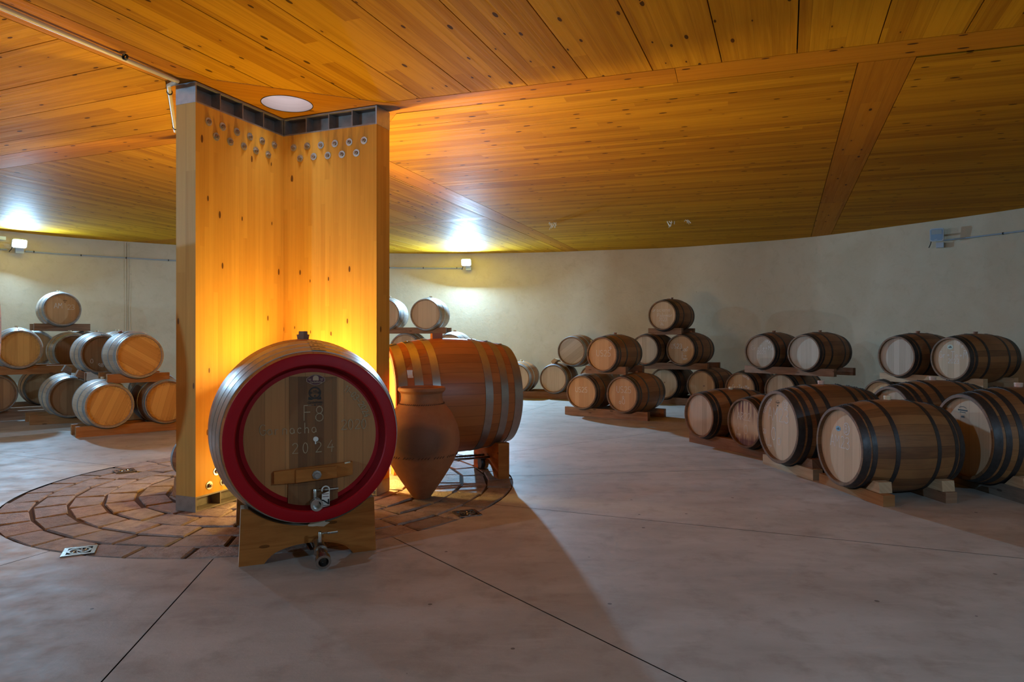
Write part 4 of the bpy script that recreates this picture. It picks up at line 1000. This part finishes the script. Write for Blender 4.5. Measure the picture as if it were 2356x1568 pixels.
# ---------------------------------------------------------------- small keg behind the left arm, and the big vat just outside the left edge
kp = Vector((-2.63, 5.80, 0)); kg = empty('wooden_keg', (kp.x, kp.y, 0), math.radians(-22 - 90)); tag(kg, 'small oak keg mostly hidden behind the left edge of the timber pillar', 'keg')
obj('staves', body_mesh(.44, .155, .19, .014, .025, [M['st_us'], M['chime_pale']], 48), kg, (0, 0, .30)); obj('head', head_mesh(.142, -.22 + .023, M['hd_warm_lit'], 0, 48), kg, (0, 0, .30)); obj('back_head', head_mesh(.142, .22 - .023, M['hd_warm_lit'], 0, 48, True), kg, (0, 0, .30))
for y0, y1 in ((-.215, -.185), (-.10, -.07), (.07, .10), (.185, .215)): obj('hoop', hoop_mesh(y0, y1, .44, .155, .19, M['hoop_galv'], .002, 48), kg, (0, 0, .30))
ks = empty('keg_stand', (kp.x, kp.y, 0), math.radians(-22 - 90)); tag(ks, 'low yellow wooden stand under the small keg behind the pillar', 'stand')
for s in (-1, 1):
    mb = MB(); mb.prism([(-.19, 0), (.19, 0), (.17, .16), (.10, .155), (.04, .135), (-.04, .135), (-.10, .155), (-.17, .16)], s * .13 - .025, s * .13 + .025, 'y'); mb.build('side', M['rail_pale'], ks, None, None, True)
mb = MB(); mb.box((0, 0, .05), (.06, .206, .04)); mb.build('stretcher', M['rail_pale'], ks)
# ---------------------------------------------------------------- wine barrels
BD, BL, BB = 0.56, 0.93, 0.665              # head diameter, length and belly diameter of the basic barrel
HOOPS = {'brown': [(-.462, -.405), (-.390, -.352), (-.205, -.168), (.168, .205), (.352, .390), (.405, .462)],
         'pale': [(-.462, -.425), (-.405, -.375), (-.215, -.180), (.180, .215), (.375, .405), (.425, .462)],
         'big': [(-.462, -.405), (-.385, -.345), (-.300, -.262), (-.178, -.138), (.138, .178), (.262, .300), (.345, .385), (.405, .462)]}
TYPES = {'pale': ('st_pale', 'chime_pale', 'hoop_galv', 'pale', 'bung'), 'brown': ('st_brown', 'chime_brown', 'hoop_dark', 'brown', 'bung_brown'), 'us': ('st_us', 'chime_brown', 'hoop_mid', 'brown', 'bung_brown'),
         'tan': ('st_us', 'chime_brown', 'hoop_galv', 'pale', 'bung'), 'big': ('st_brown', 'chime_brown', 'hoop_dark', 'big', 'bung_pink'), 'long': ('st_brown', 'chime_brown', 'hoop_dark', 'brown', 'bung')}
_cache = {}
def cached(key, fn):
    if key not in _cache: _cache[key] = fn()
    return _cache[key]
rec = 0.034; HY = -BL / 2 + rec
BAR = {}
def barrel(key, px, Y, D, zc_, typ, head, label, group=None, axis=None, roll=0.0, turn=0.0, chalk=None, L=None, extra=None, bung=None, x=None):
    X = (px - CX) * Y / F if x is None else x
    hp_ = Vector((X, Y, 0))
    if axis is None: v = hp_ - PC; axis = math.degrees(math.atan2(v.y, v.x))
    s = D / BD; a = ang(axis); ln = (L or BL * s)
    c = hp_ + a * (ln / 2)
    st, ch, hm, hk, bg = TYPES[typ]
    if bung: bg = bung
    rb = BB / 2
    root = empty('wine_barrel', (c.x, c.y, zc_ - rb * s), math.radians(axis - 90)); root.scale = (s, ln / BL, s)
    tag(root, label, 'barrel', group)
    P = (0, 0, rb); R = (0, math.radians(roll), 0)
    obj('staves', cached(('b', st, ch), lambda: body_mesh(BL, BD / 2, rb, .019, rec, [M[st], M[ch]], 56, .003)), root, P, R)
    obj('head', cached(('h', head, turn), lambda: head_mesh(BD / 2 - .0205, HY, M[head], turn, 56)), root, P)
    obj('back_head', cached(('k', head), lambda: head_mesh(BD / 2 - .0205, -HY, M[head], 0, 40, True)), root, P)
    for y0, y1 in HOOPS[hk]:
        obj('hoop', cached(('o', hm, y0), lambda: hoop_mesh(y0, y1, BL, BD / 2, rb, M[hm], .0028, 56, 1.0)), root, P, R)
    def bm_():
        mb = MB(); mb.lathe([(0, rb - .01), (.024, rb - .01), (.029, rb + .022), (.027, rb + .026), (0, rb + .026)], 14, 'z', smooth=False)
        me = mb.data('bung', M[bg]); b = bmesh.new(); b.from_mesh(me); bmesh.ops.recalc_face_normals(b, faces=b.faces); b.to_mesh(me); b.free(); return me
    obj('bung', cached(('g', bg), bm_), root, P, R)
    for it in (chalk or []): obj('chalk_writing', chalk_mesh([it], HY - .0006, .0055), root, P)
    if extra: extra(root, P)
    BAR[key] = dict(c=c, a=a, s=s, z=zc_, hp=hp_, L=ln, D=D, axis=axis)
    return root
def oval(w, h, x, z, mat, name, label, inner=None):
    def f(root, P):
        mb = MB(); mb.lathe([(0, 0), (1, 0), (1, .0012), (0, .0012)], 24, 'z', Matrix.Translation((x, HY - .0004, z)) @ Matrix.Rotation(PI / 2, 4, 'X') @ Matrix.Diagonal((w, h, 1, 1)))
        o = mb.build(name, M[mat], root, P, None, True); o['label'] = label
        if inner:
            mb = MB(); mb.box((x, HY - .002, z - h * .2), (w * 1.1, .0006, h * .35)); mb.box((x + w * .1, HY - .002, z + h * .25), (w * .6, .0006, h * .3)); mb.build('print', M[inner], o)
    return f
def stampf(x, z, s=1.0, more=None):
    def f(root, P):
        mb = MB(); y = HY - .001
        pts = [(x + .035 * s * math.cos(math.radians(a)), z + .018 * s + .012 * s * math.sin(math.radians(a))) for a in range(0, 181, 20)]
        for p, q in zip(pts, pts[1:]): mb.face([(p[0], y, p[1]), (q[0], y, q[1]), (q[0], y, q[1] + .004 * s), (p[0], y, p[1] + .004 * s)])
        mb.box((x, y, z + .008 * s), (.09 * s, .0006, .009 * s)); mb.box((x, y, z - .006 * s), (.055 * s, .0006, .005 * s)); mb.box((x, y, z - .035 * s), (.03 * s, .0006, .012 * s))
        o = mb.build('brand_mark', M['ink'], root, P); o['label'] = 'small dark branded mark'
        if more: more(root, P)
    return f
def bunghole(x, z):
    def f(root, P):
        mb = MB(); mb.lathe([(0, 0), (.014, 0), (.014, .006), (0, .008)], 14, 'z', Matrix.Translation((x, HY + .001, z)) @ Matrix.Rotation(PI / 2, 4, 'X')); mb.build('head_plug', M['bung_brown'], root, P, None, True)
    return f
T1, T2, T3 = .402, 1.065, 1.73
GM, GG, GW, GL_, GB = 'barrels on the two-tier amber stack', 'barrels of the pyramid by the back wall', 'barrels of the right hand stacks', 'barrels stacked on the left', 'barrels behind the orange cask'
GF = 'barrels on the floor at the right'
# --- amber stack and the barrels behind it
barrel('M5', 1337, 11.2, .545, T1, 'us', 'hd_us', 'amber barrel chalked US25, lower left of the three-barrel stack', GM, chalk=[('US25', -.12, .0, .085)])
barrel('M6', 1430.5, 10.75, .560, T1, 'us', 'hd_us', 'amber barrel chalked US25 and rings, lower right of the three-barrel stack', GM, chalk=[('US25', -.11, .03, .10), ('o', -.01, -.06, .07), ('oO', -.07, -.15, .085)])
barrel('M4', 1384, 10.95, .552, 1.035, 'us', 'hd_us', 'amber barrel chalked US25, alone on top of the three-barrel stack', GM, chalk=[('US25', -.11, -.03, .10), ('26.', .12, .12, .035, -60)])
barrel('M2', 1272, 14.2, .58, .425, 'tan', 'hd_pale', 'plain barrel with grey-stained head on the back rail, left of the amber stack', GM)
barrel('M3', 1314, 14.2, .59, 1.01, 'tan', 'hd_grey', 'barrel with diagonal head boards wedged on top of two others by the back wall', GM, roll=55, turn=-52)
barrel('M2b', 1364, 14.0, .58, .44, 'tan', 'hd_us', 'barrel glimpsed in the gap left of the top amber barrel', GM)
barrel('M1', 1187, 14.4, .585, .43, 'tan', 'hd_pale', 'barrel with grey hoops at the end of the back rail, beside the orange cask', GM)
# --- pyramid
barrel('G1a', 1526, 13.2, .582, T1, 'brown', 'hd_pale', 'barrel with a dark cork in its head, bottom left of the pyramid', GG, extra=bunghole(.01, .02))
barrel('G1b', 1612, 12.6, .560, T1, 'brown', 'hd_us', 'barrel with a plugged brown head, bottom right of the pyramid', GG, extra=bunghole(.05, -.0))
barrel('G2a', 1482, 13.0, .560, T2, 'brown', 'hd_pale', 'unmarked barrel, middle left of the pyramid beneath the topmost one', GG)
barrel('G2b', 1565, 12.75, .566, T2, 'brown', 'hd_us', 'barrel chalked US23 with arrows, middle right of the pyramid', GG, chalk=[('US23', -.20, .03, .085), ('o', .12, .04, .045), ('-OO', .03, -.03, .05, 8), ('|>', .02, -.13, .07), ('2021', .04, -.18, .035)], extra=bunghole(.01, .0))
barrel('G3', 1523, 12.9, .560, 1.722, 'brown', 'hd_pale', 'barrel chalked Graciano, alone at the top of the pyramid', GG, chalk=[('Graciano', -.225, .075, .078), ('Palomar', -.11, -.03, .075), ('2023', -.08, -.11, .065), ('7h', -.05, -.20, .06)])
# --- right hand two-tier stacks
barrel('G1c', 1702, 12.0, .560, T1, 'brown', 'hd_us', 'barrel with chalked date round its rim, below the left barrel of the right pair', GW, chalk=[('Gr+Te+Me', -.16, -.0, .06), ('2022', -.05, -.09, .06), ('11.07.23.', 0, 0, .032, 8, .215)])
barrel('G1d', 1794, 11.5, .566, T1, 'brown', 'hd_pale', 'barrel half hidden behind the big chalked barrels, under the plank', GW)
barrel('G2c', 1748, 11.5, .560, T2, 'brown', 'hd_grey', 'barrel chalked Gr+Te+Me 2021 on the plank, left one of its pair', GW, chalk=[('Gr+Te+Me', -.17, .03, .075), ('2021', -.06, -.04, .06), ('24.3', 0, 0, .04, 22, .20)])
barrel('G2d', 1848, 10.85, .565, T2, 'brown', 'hd_grey', 'unmarked barrel with a stain low on its head, right one of the plank pair', GW)
barrel('W1', 2061, 9.60, .565, 1.045, 'long', 'hd_grey', 'grey-headed barrel without writing on the pale plank at the far right', GW, bung='bung_brown')
barrel('W2', 2185, 8.82, .553, 1.04, 'long', 'hd_pale', 'barrel chalked Gr+Te+Me 2023 with an oval sticker at the far right', GW, bung='bung_brown', chalk=[('Gr+Te+Me', -.18, .01, .085), ('2023', -.05, -.06, .06), ('19-6-24', 0, 0, .042, 18, .205)], extra=oval(.042, .032, -.02, .155, 'greensticker', 'sticker', 'pale oval sticker', 'ink'))
barrel('W0', 2024, 9.9, .560, T1, 'long', 'hd_us', 'barrel with a green sticker peeping out behind the big barrel', GW, extra=oval(.045, .04, .02, .15, 'greensticker', 'sticker', 'green sticker'))
barrel('W0b', 2160, 9.25, .562, T1, 'long', 'hd_us', 'barrel hidden under the pale plank at the far right', GW)
barrel('W0c', 2410, 8.6, .600, .42, 'long', 'hd_us', 'barrel cut by the right picture edge behind the big chalked barrels', GW)
# --- floor barrels at the right
barrel('R6', 1607, 8.25, .535, .372, 'brown', 'hd_grey', 'small barrel with a scuffed grey head at the left end of the floor row', GF, axis=24, roll=12, bung='bung')
barrel('R5', 1711, 7.55, .540, .368, 'brown', 'hd_wine', 'wine-stained barrel chalked AR22, second in the floor row', GF, axis=22, chalk=[('AR22', -.145, .03, .085), ('O', -.03, -.125, .10), ('o', -.14, -.09, .05), ('|>', -.175, -.165, .065)])
barrel('R1', 1787, 6.70, .705, .440, 'big', 'hd_pale', 'big barrel chalked AM23 with two rings and an arrow', GF, axis=11, L=.98, chalk=[('AM23', -.165, .04, .105), ('O', -.115, -.115, .10), ('o', -.035, -.145, .105), ('|>', -.19, -.185, .06), ('20', -.235, -.08, .035), ('B2', .055, .16, .042), ('(', .05, .16, .042), ('11.04.2024', 0, 0, .03, -70, .225)], extra=stampf(-.03, .185, .6))
barrel('R2', 1929, 5.77, .660, .405, 'long', 'hd_pale', 'nearest barrel, chalked AM23 with a blue oval sticker', GF, axis=7, L=.90, chalk=[('AM23', -.14, -.015, .085), ('B1', .035, .105, .05), ('(', .035, .105, .05)], extra=oval(.030, .019, -.045, .12, 'blue', 'sticker', 'blue oval sticker', 'ink'))
barrel('R3', 2213, 5.85, .725, .472, 'big', 'hd_pale', 'big barrel with a branded head, cut by the right picture edge', GF, axis=3, L=1.02, extra=stampf(-.03, .165, 1.0), bung='bung_pink')
barrel('R4', 2046, 7.05, .720, .450, 'big', 'hd_pale', 'big barrel lying behind the two nearest barrels', GF, axis=8, L=1.0)
# --- barrels behind the orange cask
barrel('C3a', 884, 13.0, .575, 1.745, 'pale', 'hd_pale', 'pale new barrel on the top plank, half behind the pillar', GB, axis=88)
barrel('C3b', 978, 13.0, .580, 1.745, 'pale', 'hd_pale', 'pale new barrel on the top plank right of the pillar', GB, axis=84)
barrel('C2a', 930, 13.05, .575, 1.075, 'pale', 'hd_pale', 'barrel under the plank whose head rises behind the orange cask', GB, axis=86)
barrel('C2b', 1034, 13.0, .575, 1.075, 'pale', 'hd_pale', 'barrel under the right end of the plank behind the orange cask', GB, axis=82)
barrel('C1a', 905, 13.1, .575, T1, 'pale', 'hd_pale', 'barrel on the floor rack hidden by the orange cask and pillar', GB, axis=87)
barrel('C1b', 985, 13.05, .575, T1, 'pale', 'hd_pale', 'barrel on the floor rack behind the orange cask', GB, axis=84)
barrel('C1c', 1068, 13.0, .575, T1, 'pale', 'hd_pale', 'barrel on the floor rack seen under the orange cask', GB, axis=81)
# --- left hand stacks
AX = 131
barrel('L1d', 253, 9.05, .575, T1, 'pale', 'hd_warm_lit', 'warm-lit barrel with slanting boards at the front of the left floor rail', GL_, axis=AX, roll=0, turn=-24)
barrel('L1e', 387, 9.50, .580, .412, 'tan', 'hd_warm_lit', 'warm-lit barrel against the left side of the timber pillar', GL_, axis=AX, turn=-15)
barrel('L2f', 323, 9.25, .582, T2, 'pale', 'hd_warm_lit', 'warm-lit barrel with boards sloping down right, on the orange timber', GL_, axis=AX, roll=-24, turn=57, bung='bung_brown')
barrel('L1c', 165, 10.3, .595, T1, 'pale', 'hd_brown', 'pale barrel with a shaded head behind the front warm-lit barrel on the floor', GL_, axis=AX)
barrel('L2d', 236, 10.15, .560, 1.06, 'pale', 'hd_brown', 'pale barrel chalked O 98 between two others in the left stack', GL_, axis=AX, chalk=[('O', -.15, -.13, .06), ('98', -.05, -.19, .055), ('24', .03, -.14, .05)])
barrel('L2g', 284, 11.2, .575, 1.075, 'pale', 'hd_pale', 'pale barrel directly behind the sloping warm-lit barrel', GL_, axis=AX)
barrel('L1g', 372, 10.9, .575, T1 + .02, 'pale', 'hd_brown', 'barrel peeping out behind the pillar below the sloping warm-lit barrel', GL_, axis=AX)
barrel('L2c', 171, 11.62, .570, T2, 'pale', 'hd_brown', 'pale barrel with a brown head under the right end of the top timber', GL_, axis=AX)
barrel('L3', 144, 11.95, .560, 1.80, 'pale', 'hd_us', 'barrel chalked AM23, alone at the top of the left stack', GL_, axis=AX, chalk=[('AM', -.12, .02, .09), ('23', .08, .0, .085)], extra=stampf(.04, .15, .7))
barrel('L2a', 46, 10.44, .570, 1.13, 'pale', 'hd_warm_lit', 'warm-lit barrel cut by the left picture edge, on the long timber', GL_, axis=AX)
barrel('L2b', 82, 12.1, .575, 1.11, 'pale', 'hd_us', 'barrel under the left end of the top timber', GL_, axis=AX)
barrel('L2e', 199, 12.75, .570, 1.11, 'pale', 'hd_brown', 'barrel whose brown rim shows right of the top timber', GL_, axis=AX)
barrel('L1a', -14, 10.5, .570, .43, 'tan', 'hd_brown', 'brown-headed barrel at the left picture edge on the floor rail', GL_, axis=AX)
barrel('L1b', 104, 11.9, .575, .42, 'brown', 'hd_brown', 'dark barrel in the shade between the left edge and the pale barrels', GL_, axis=AX)

# ---------------------------------------------------------------- timber racks: pairs of notched rails
def rack(keys, base, hgt, mat, label, ext=(.30, .30), offs=(-.30, .30), th=.085, group='barrel racks', cross=True, lift=None):
    bs = [BAR[k] for k in keys]
    a = sum((b['a'] for b in bs), Vector((0, 0, 0))).normalized(); perp = Vector((a.y, -a.x, 0))     # perp points right seen from the front
    c0 = sum((b['c'] for b in bs), Vector((0, 0, 0))) / len(bs)
    root = empty('barrel_rack', (c0.x, c0.y, base), math.atan2(perp.y, perp.x)); tag(root, label, 'rack', group)
    Ri = Matrix(((perp.x, perp.y, 0), (a.x, a.y, 0), (0, 0, 1)))
    loc = [(Ri @ (b['c'] - c0), b) for b in bs]
    x0 = min(l.x for l, b in loc) - ext[0]; x1 = max(l.x for l, b in loc) + ext[1]
    ends = []
    for o in offs:
        pl = sorted((l.x, l.y + o * b['L'] / .93, b) for l, b in loc)
        if len(pl) > 1: k = (pl[-1][1] - pl[0][1]) / (pl[-1][0] - pl[0][0])
        else: k = 0.0
        yc = lambda x: pl[0][1] + k * (x - pl[0][0])
        n = 60; fr = []
        for i in range(n + 1):
            x = x0 + (x1 - x0) * i / n; top = hgt
            for bx, by, b in pl:
                r = rad(o, BL, BD / 2, BB / 2) * b['s'] + .002; dz = b['z'] - base
                if abs(x - bx) < r: top = min(top, dz - math.sqrt(r * r - (x - bx) ** 2))
            fr.append((x, yc(x), max(.03, top)))
        mb = MB(); sh = root.location.x * 1.7 + o
        for (xa, ya, ta), (xb, yb, tb) in zip(fr, fr[1:]):
            h = th / 2
            A = [(xa, ya - h, 0), (xb, yb - h, 0), (xb, yb - h, tb), (xa, ya - h, ta)]; B = [(p[0], p[1] + th, p[2]) for p in A]
            mb.face(A, [(p[0] + sh, p[2]) for p in A]); mb.face(B[::-1], [(p[0] + sh, p[2]) for p in B[::-1]])
            mb.face([A[3], A[2], B[2], B[3]], [(p[0] + sh, p[1]) for p in (A[3], A[2], B[2], B[3])]); mb.face([A[1], A[0], B[0], B[1]], [(p[0] + sh, p[1]) for p in (A[1], A[0], B[0], B[1])])
        for (x, y, t), f in ((fr[0], 1), (fr[-1], -1)):
            q = [(x, y + th / 2, 0), (x, y - th / 2, 0), (x, y - th / 2, t), (x, y + th / 2, t)]; q = q if f > 0 else q[::-1]; mb.face(q, [(p[1] * .3, p[2]) for p in q])
        mb.build('rail', M[mat], root); ends.append((fr[0], fr[-1], yc))
    if cross and len(offs) > 1:
        for x in (x0 + .10, x1 - .10):
            ya, yb = ends[0][2](x) + th / 2, ends[1][2](x) - th / 2
            mb = MB(); mb.box((x, (ya + yb) / 2, .03), (.07, yb - ya - .004, .05)); mb.build('crosspiece', M[mat], root)
    return root
rack(['M5', 'M6'], 0, .135, 'rail', 'brown two-rail rack on the floor under the amber barrels', (.36, .36))
rack(['M4'], .715, .125, 'rail', 'short rails under the top amber barrel', (.37, .37), cross=False)
rack(['M1', 'M2', 'M2b'], 0, .145, 'rail', 'long rail by the back wall between the orange cask and the amber stack', (.3, .3))
rack(['G1a', 'G1b'], 0, .135, 'rail', 'floor rack under the pyramid', (.38, .3))
rack(['G2a', 'G2b'], .695, .12, 'rail', 'middle rails of the pyramid', (.34, .42), cross=False)
rack(['G3'], 1.355, .125, 'rail', 'short rails under the topmost Graciano barrel', (.34, .34), cross=False)
rack(['G1c', 'G1d'], 0, .135, 'rail', 'floor rack under the right pair, hidden by the big barrels', (.3, .3))
rack(['G2c', 'G2d'], .695, .12, 'rail', 'brown plank rails under the pair chalked 2021', (.36, .42), cross=False)
rack(['W0', 'W0b'], 0, .135, 'rail', 'floor rack behind the big barrels at the far right', (.3, .3))
rack(['W1', 'W2'], .675, .12, 'rail_pale', 'pale weathered plank rails under the far right pair', (.36, .34), cross=False)
rack(['W0c'], 0, .135, 'rail', 'short rack at the right picture edge behind the big barrels', (.3, .3))
rack(['R6', 'R5'], 0, .135, 'rail', 'long brown floor rails under the scuffed barrel and the AR22 barrel', (.30, .42), (-.31, .30))
rack(['C3a', 'C3b'], 1.375, .12, 'rail', 'top plank rails behind the orange cask', (.35, .36), cross=False)
rack(['C2a', 'C2b'], .70, .12, 'rail', 'middle rails behind the orange cask', (.35, .35), cross=False)
rack(['C1a', 'C1b', 'C1c'], 0, .135, 'rail', 'floor rack behind the orange cask', (.3, .3))
rack(['L1d', 'L1e'], 0, .14, 'rail_orange', 'orange-brown floor rails under the front warm-lit barrels', (.37, .30), (-.33, .0))
rack(['L2f'], .695, .125, 'rail_orange', 'orange timber pair under the sloping warm-lit barrel', (.37, .40), (-.30, .22), cross=False)
rack(['L1c', 'L1g'], 0, .14, 'rail_orange', 'reddish floor rails under the pale barrel with shaded head', (.50, .3), (-.32, .18))
rack(['L2d', 'L2g'], .70, .115, 'rail', 'dark rails under the O 98 barrel', (.3, .3), cross=False)
rack(['L1a'], 0, .14, 'rail', 'long dark floor rail at the left picture edge', (.4, .72), (-.32, .3), cross=False)
rack(['L1b'], 0, .135, 'rail', 'floor rails in the shade behind the left edge barrel', (.5, .4))
rack(['L2a'], .735, .13, 'rail_orange', 'long timber under the warm-lit barrel at the left edge', (.4, .78), (-.30, .3), cross=False)
rack(['L2b', 'L2c', 'L2e'], .72, .115, 'rail', 'rails of the second tier under the top timber', (.3, .3), cross=False)
rack(['L3'], 1.42, .13, 'rail', 'dark top timber pair under the AM23 barrel', (.40, .44), cross=False)

# ---------------------------------------------------------------- beams and wedges under the big floor barrels
def beam(key, o, label, mat, ext=(.36, .40), h=.10, th=.10):
    return rack([key], 0, h, mat, label, ext, (o,), th, 'beams under the big barrels')
def wedge(key, o, side, label, z0=.10, mat='rail_pale', w=.15, h=.085, d=.11, gap=.006):
    b = BAR[key]; a = b['a']; perp = Vector((a.y, -a.x, 0)); r = rad(o, BL, BD / 2, BB / 2) * b['s'] + gap
    dz = b['z'] - z0
    # inner sloping face touches the barrel: find x where the barrel surface is at half the wedge height
    xin = math.sqrt(max(.01, r * r - (dz - .008) ** 2)); xtop = math.sqrt(max(.01, r * r - (dz - h) ** 2))
    c = b['c'] + a * (o * b['L'] / .93); root = empty('wedge_block', (c.x, c.y, z0), math.atan2(perp.y, perp.x)); tag(root, label, 'wedge', 'wooden wedges')
    mb = MB(); q = [(side * (xin + .004), 0), (side * (xtop + w * .62), 0), (side * (xtop + w * .55), h), (side * (xtop + .012), h)]
    if side < 0: q = q[::-1]
    mb.prism(q, -d / 2, d / 2, 'y'); mb.build('block', M[mat], root, None, None, True)
beam('R1', -.33, 'pale beam under the head of the big AM23 barrel with rings', 'rail_pale', (.40, .44))
beam('R1', .28, 'beam under the rear of the big AM23 barrel with rings', 'rail')
wedge('R1', -.30, 1, 'wedge holding the right side of the big AM23 barrel with rings', .10, 'rail')
beam('R2', -.33, 'yellowish beam under the head of the nearest barrel', 'rail_orange', (.42, .46), .088)
beam('R2', .26, 'dark beam under the rear of the nearest barrel', 'rail', (.34, .42), .088)
wedge('R2', -.30, 1, 'pale wedge beside the head of the nearest barrel', .088)
wedge('R2', .26, 1, 'pale wedge beside the rear of the nearest barrel', .088)
beam('R3', -.24, 'weathered grey beam under the barrel at the right picture edge', 'rail_grey', (.40, .46), .115, .14)
beam('R3', .28, 'beam under the rear of the barrel at the right picture edge', 'rail')
wedge('R3', -.24, 1, 'wedge on the weathered grey beam at the right', .115, 'rail_pale', .2)
beam('R4', -.28, 'beam under the head of the big barrel behind', 'rail'); beam('R4', .28, 'beam under the rear of the big barrel behind', 'rail')
def loose(px, py, Y, rz, tilt, label, mat='rail_pale', s=(.11, .10, .09)):
    p = at(px, py, Y); mb = MB(); a, b, h = s; mb.prism([(-a / 2, -h / 2), (a / 2, -h / 2), (a * .2, h / 2), (-a / 2, h / 2)], -b / 2, b / 2, 'y', Matrix.Rotation(math.radians(tilt), 4, 'Y'))
    o = mb.build('wedge_block', M[mat], None, p, (0, 0, math.radians(rz)), True); tag(o, label, 'wedge', 'wooden wedges')
loose(1279, 829, 14.35, -35, -40, 'pale wedge left of the barrel with diagonal boards', 'rail_pale', (.16, .12, .08))
loose(156, 851, 10.15, 40, 30, 'grey wedge block below the O 98 barrel', 'rail_grey', (.13, .14, .10)); loose(186, 861, 9.85, 40, 25, 'brown wedge block right of the grey one below the O 98 barrel', 'rail', (.12, .14, .10))

# ---------------------------------------------------------------- the big vat whose rim shows at the left picture edge
vc = Vector((-4.436, 4.45, 0)); va = 200; VZ = 1.39
vt = empty('wine_vat', (vc.x, vc.y, 0), math.radians(va - 90)); tag(vt, 'big oak vat whose curved rim just enters the left picture edge', 'vat')
obj('staves', body_mesh(1.3, .84, .93, .06, .08, [M['st_cask'], M['chime_brown']], 80, .02), vt, (0, 0, VZ)); obj('head', head_mesh(.76, -.65 + .075, M['hd_cask'], 0, 80), vt, (0, 0, VZ)); obj('back_head', head_mesh(.76, .65 - .075, M['hd_cask'], 0, 80, True), vt, (0, 0, VZ))
for y0, y1 in ((-.645, -.56), (-.4, -.32), (-.16, -.09), (.09, .16), (.32, .4), (.56, .645)): obj('hoop', hoop_mesh(y0, y1, 1.3, .84, .93, M['hoop_cask'], .004, 80, 0), vt, (0, 0, VZ))
cradle('vat_cradle', vc, va, .9, 1.2, 1.1, .75, .14, VZ, rad(.45, 1.3, .84, .93) + .004, 'heavy cradle under the big vat at the left picture edge', False, .2)
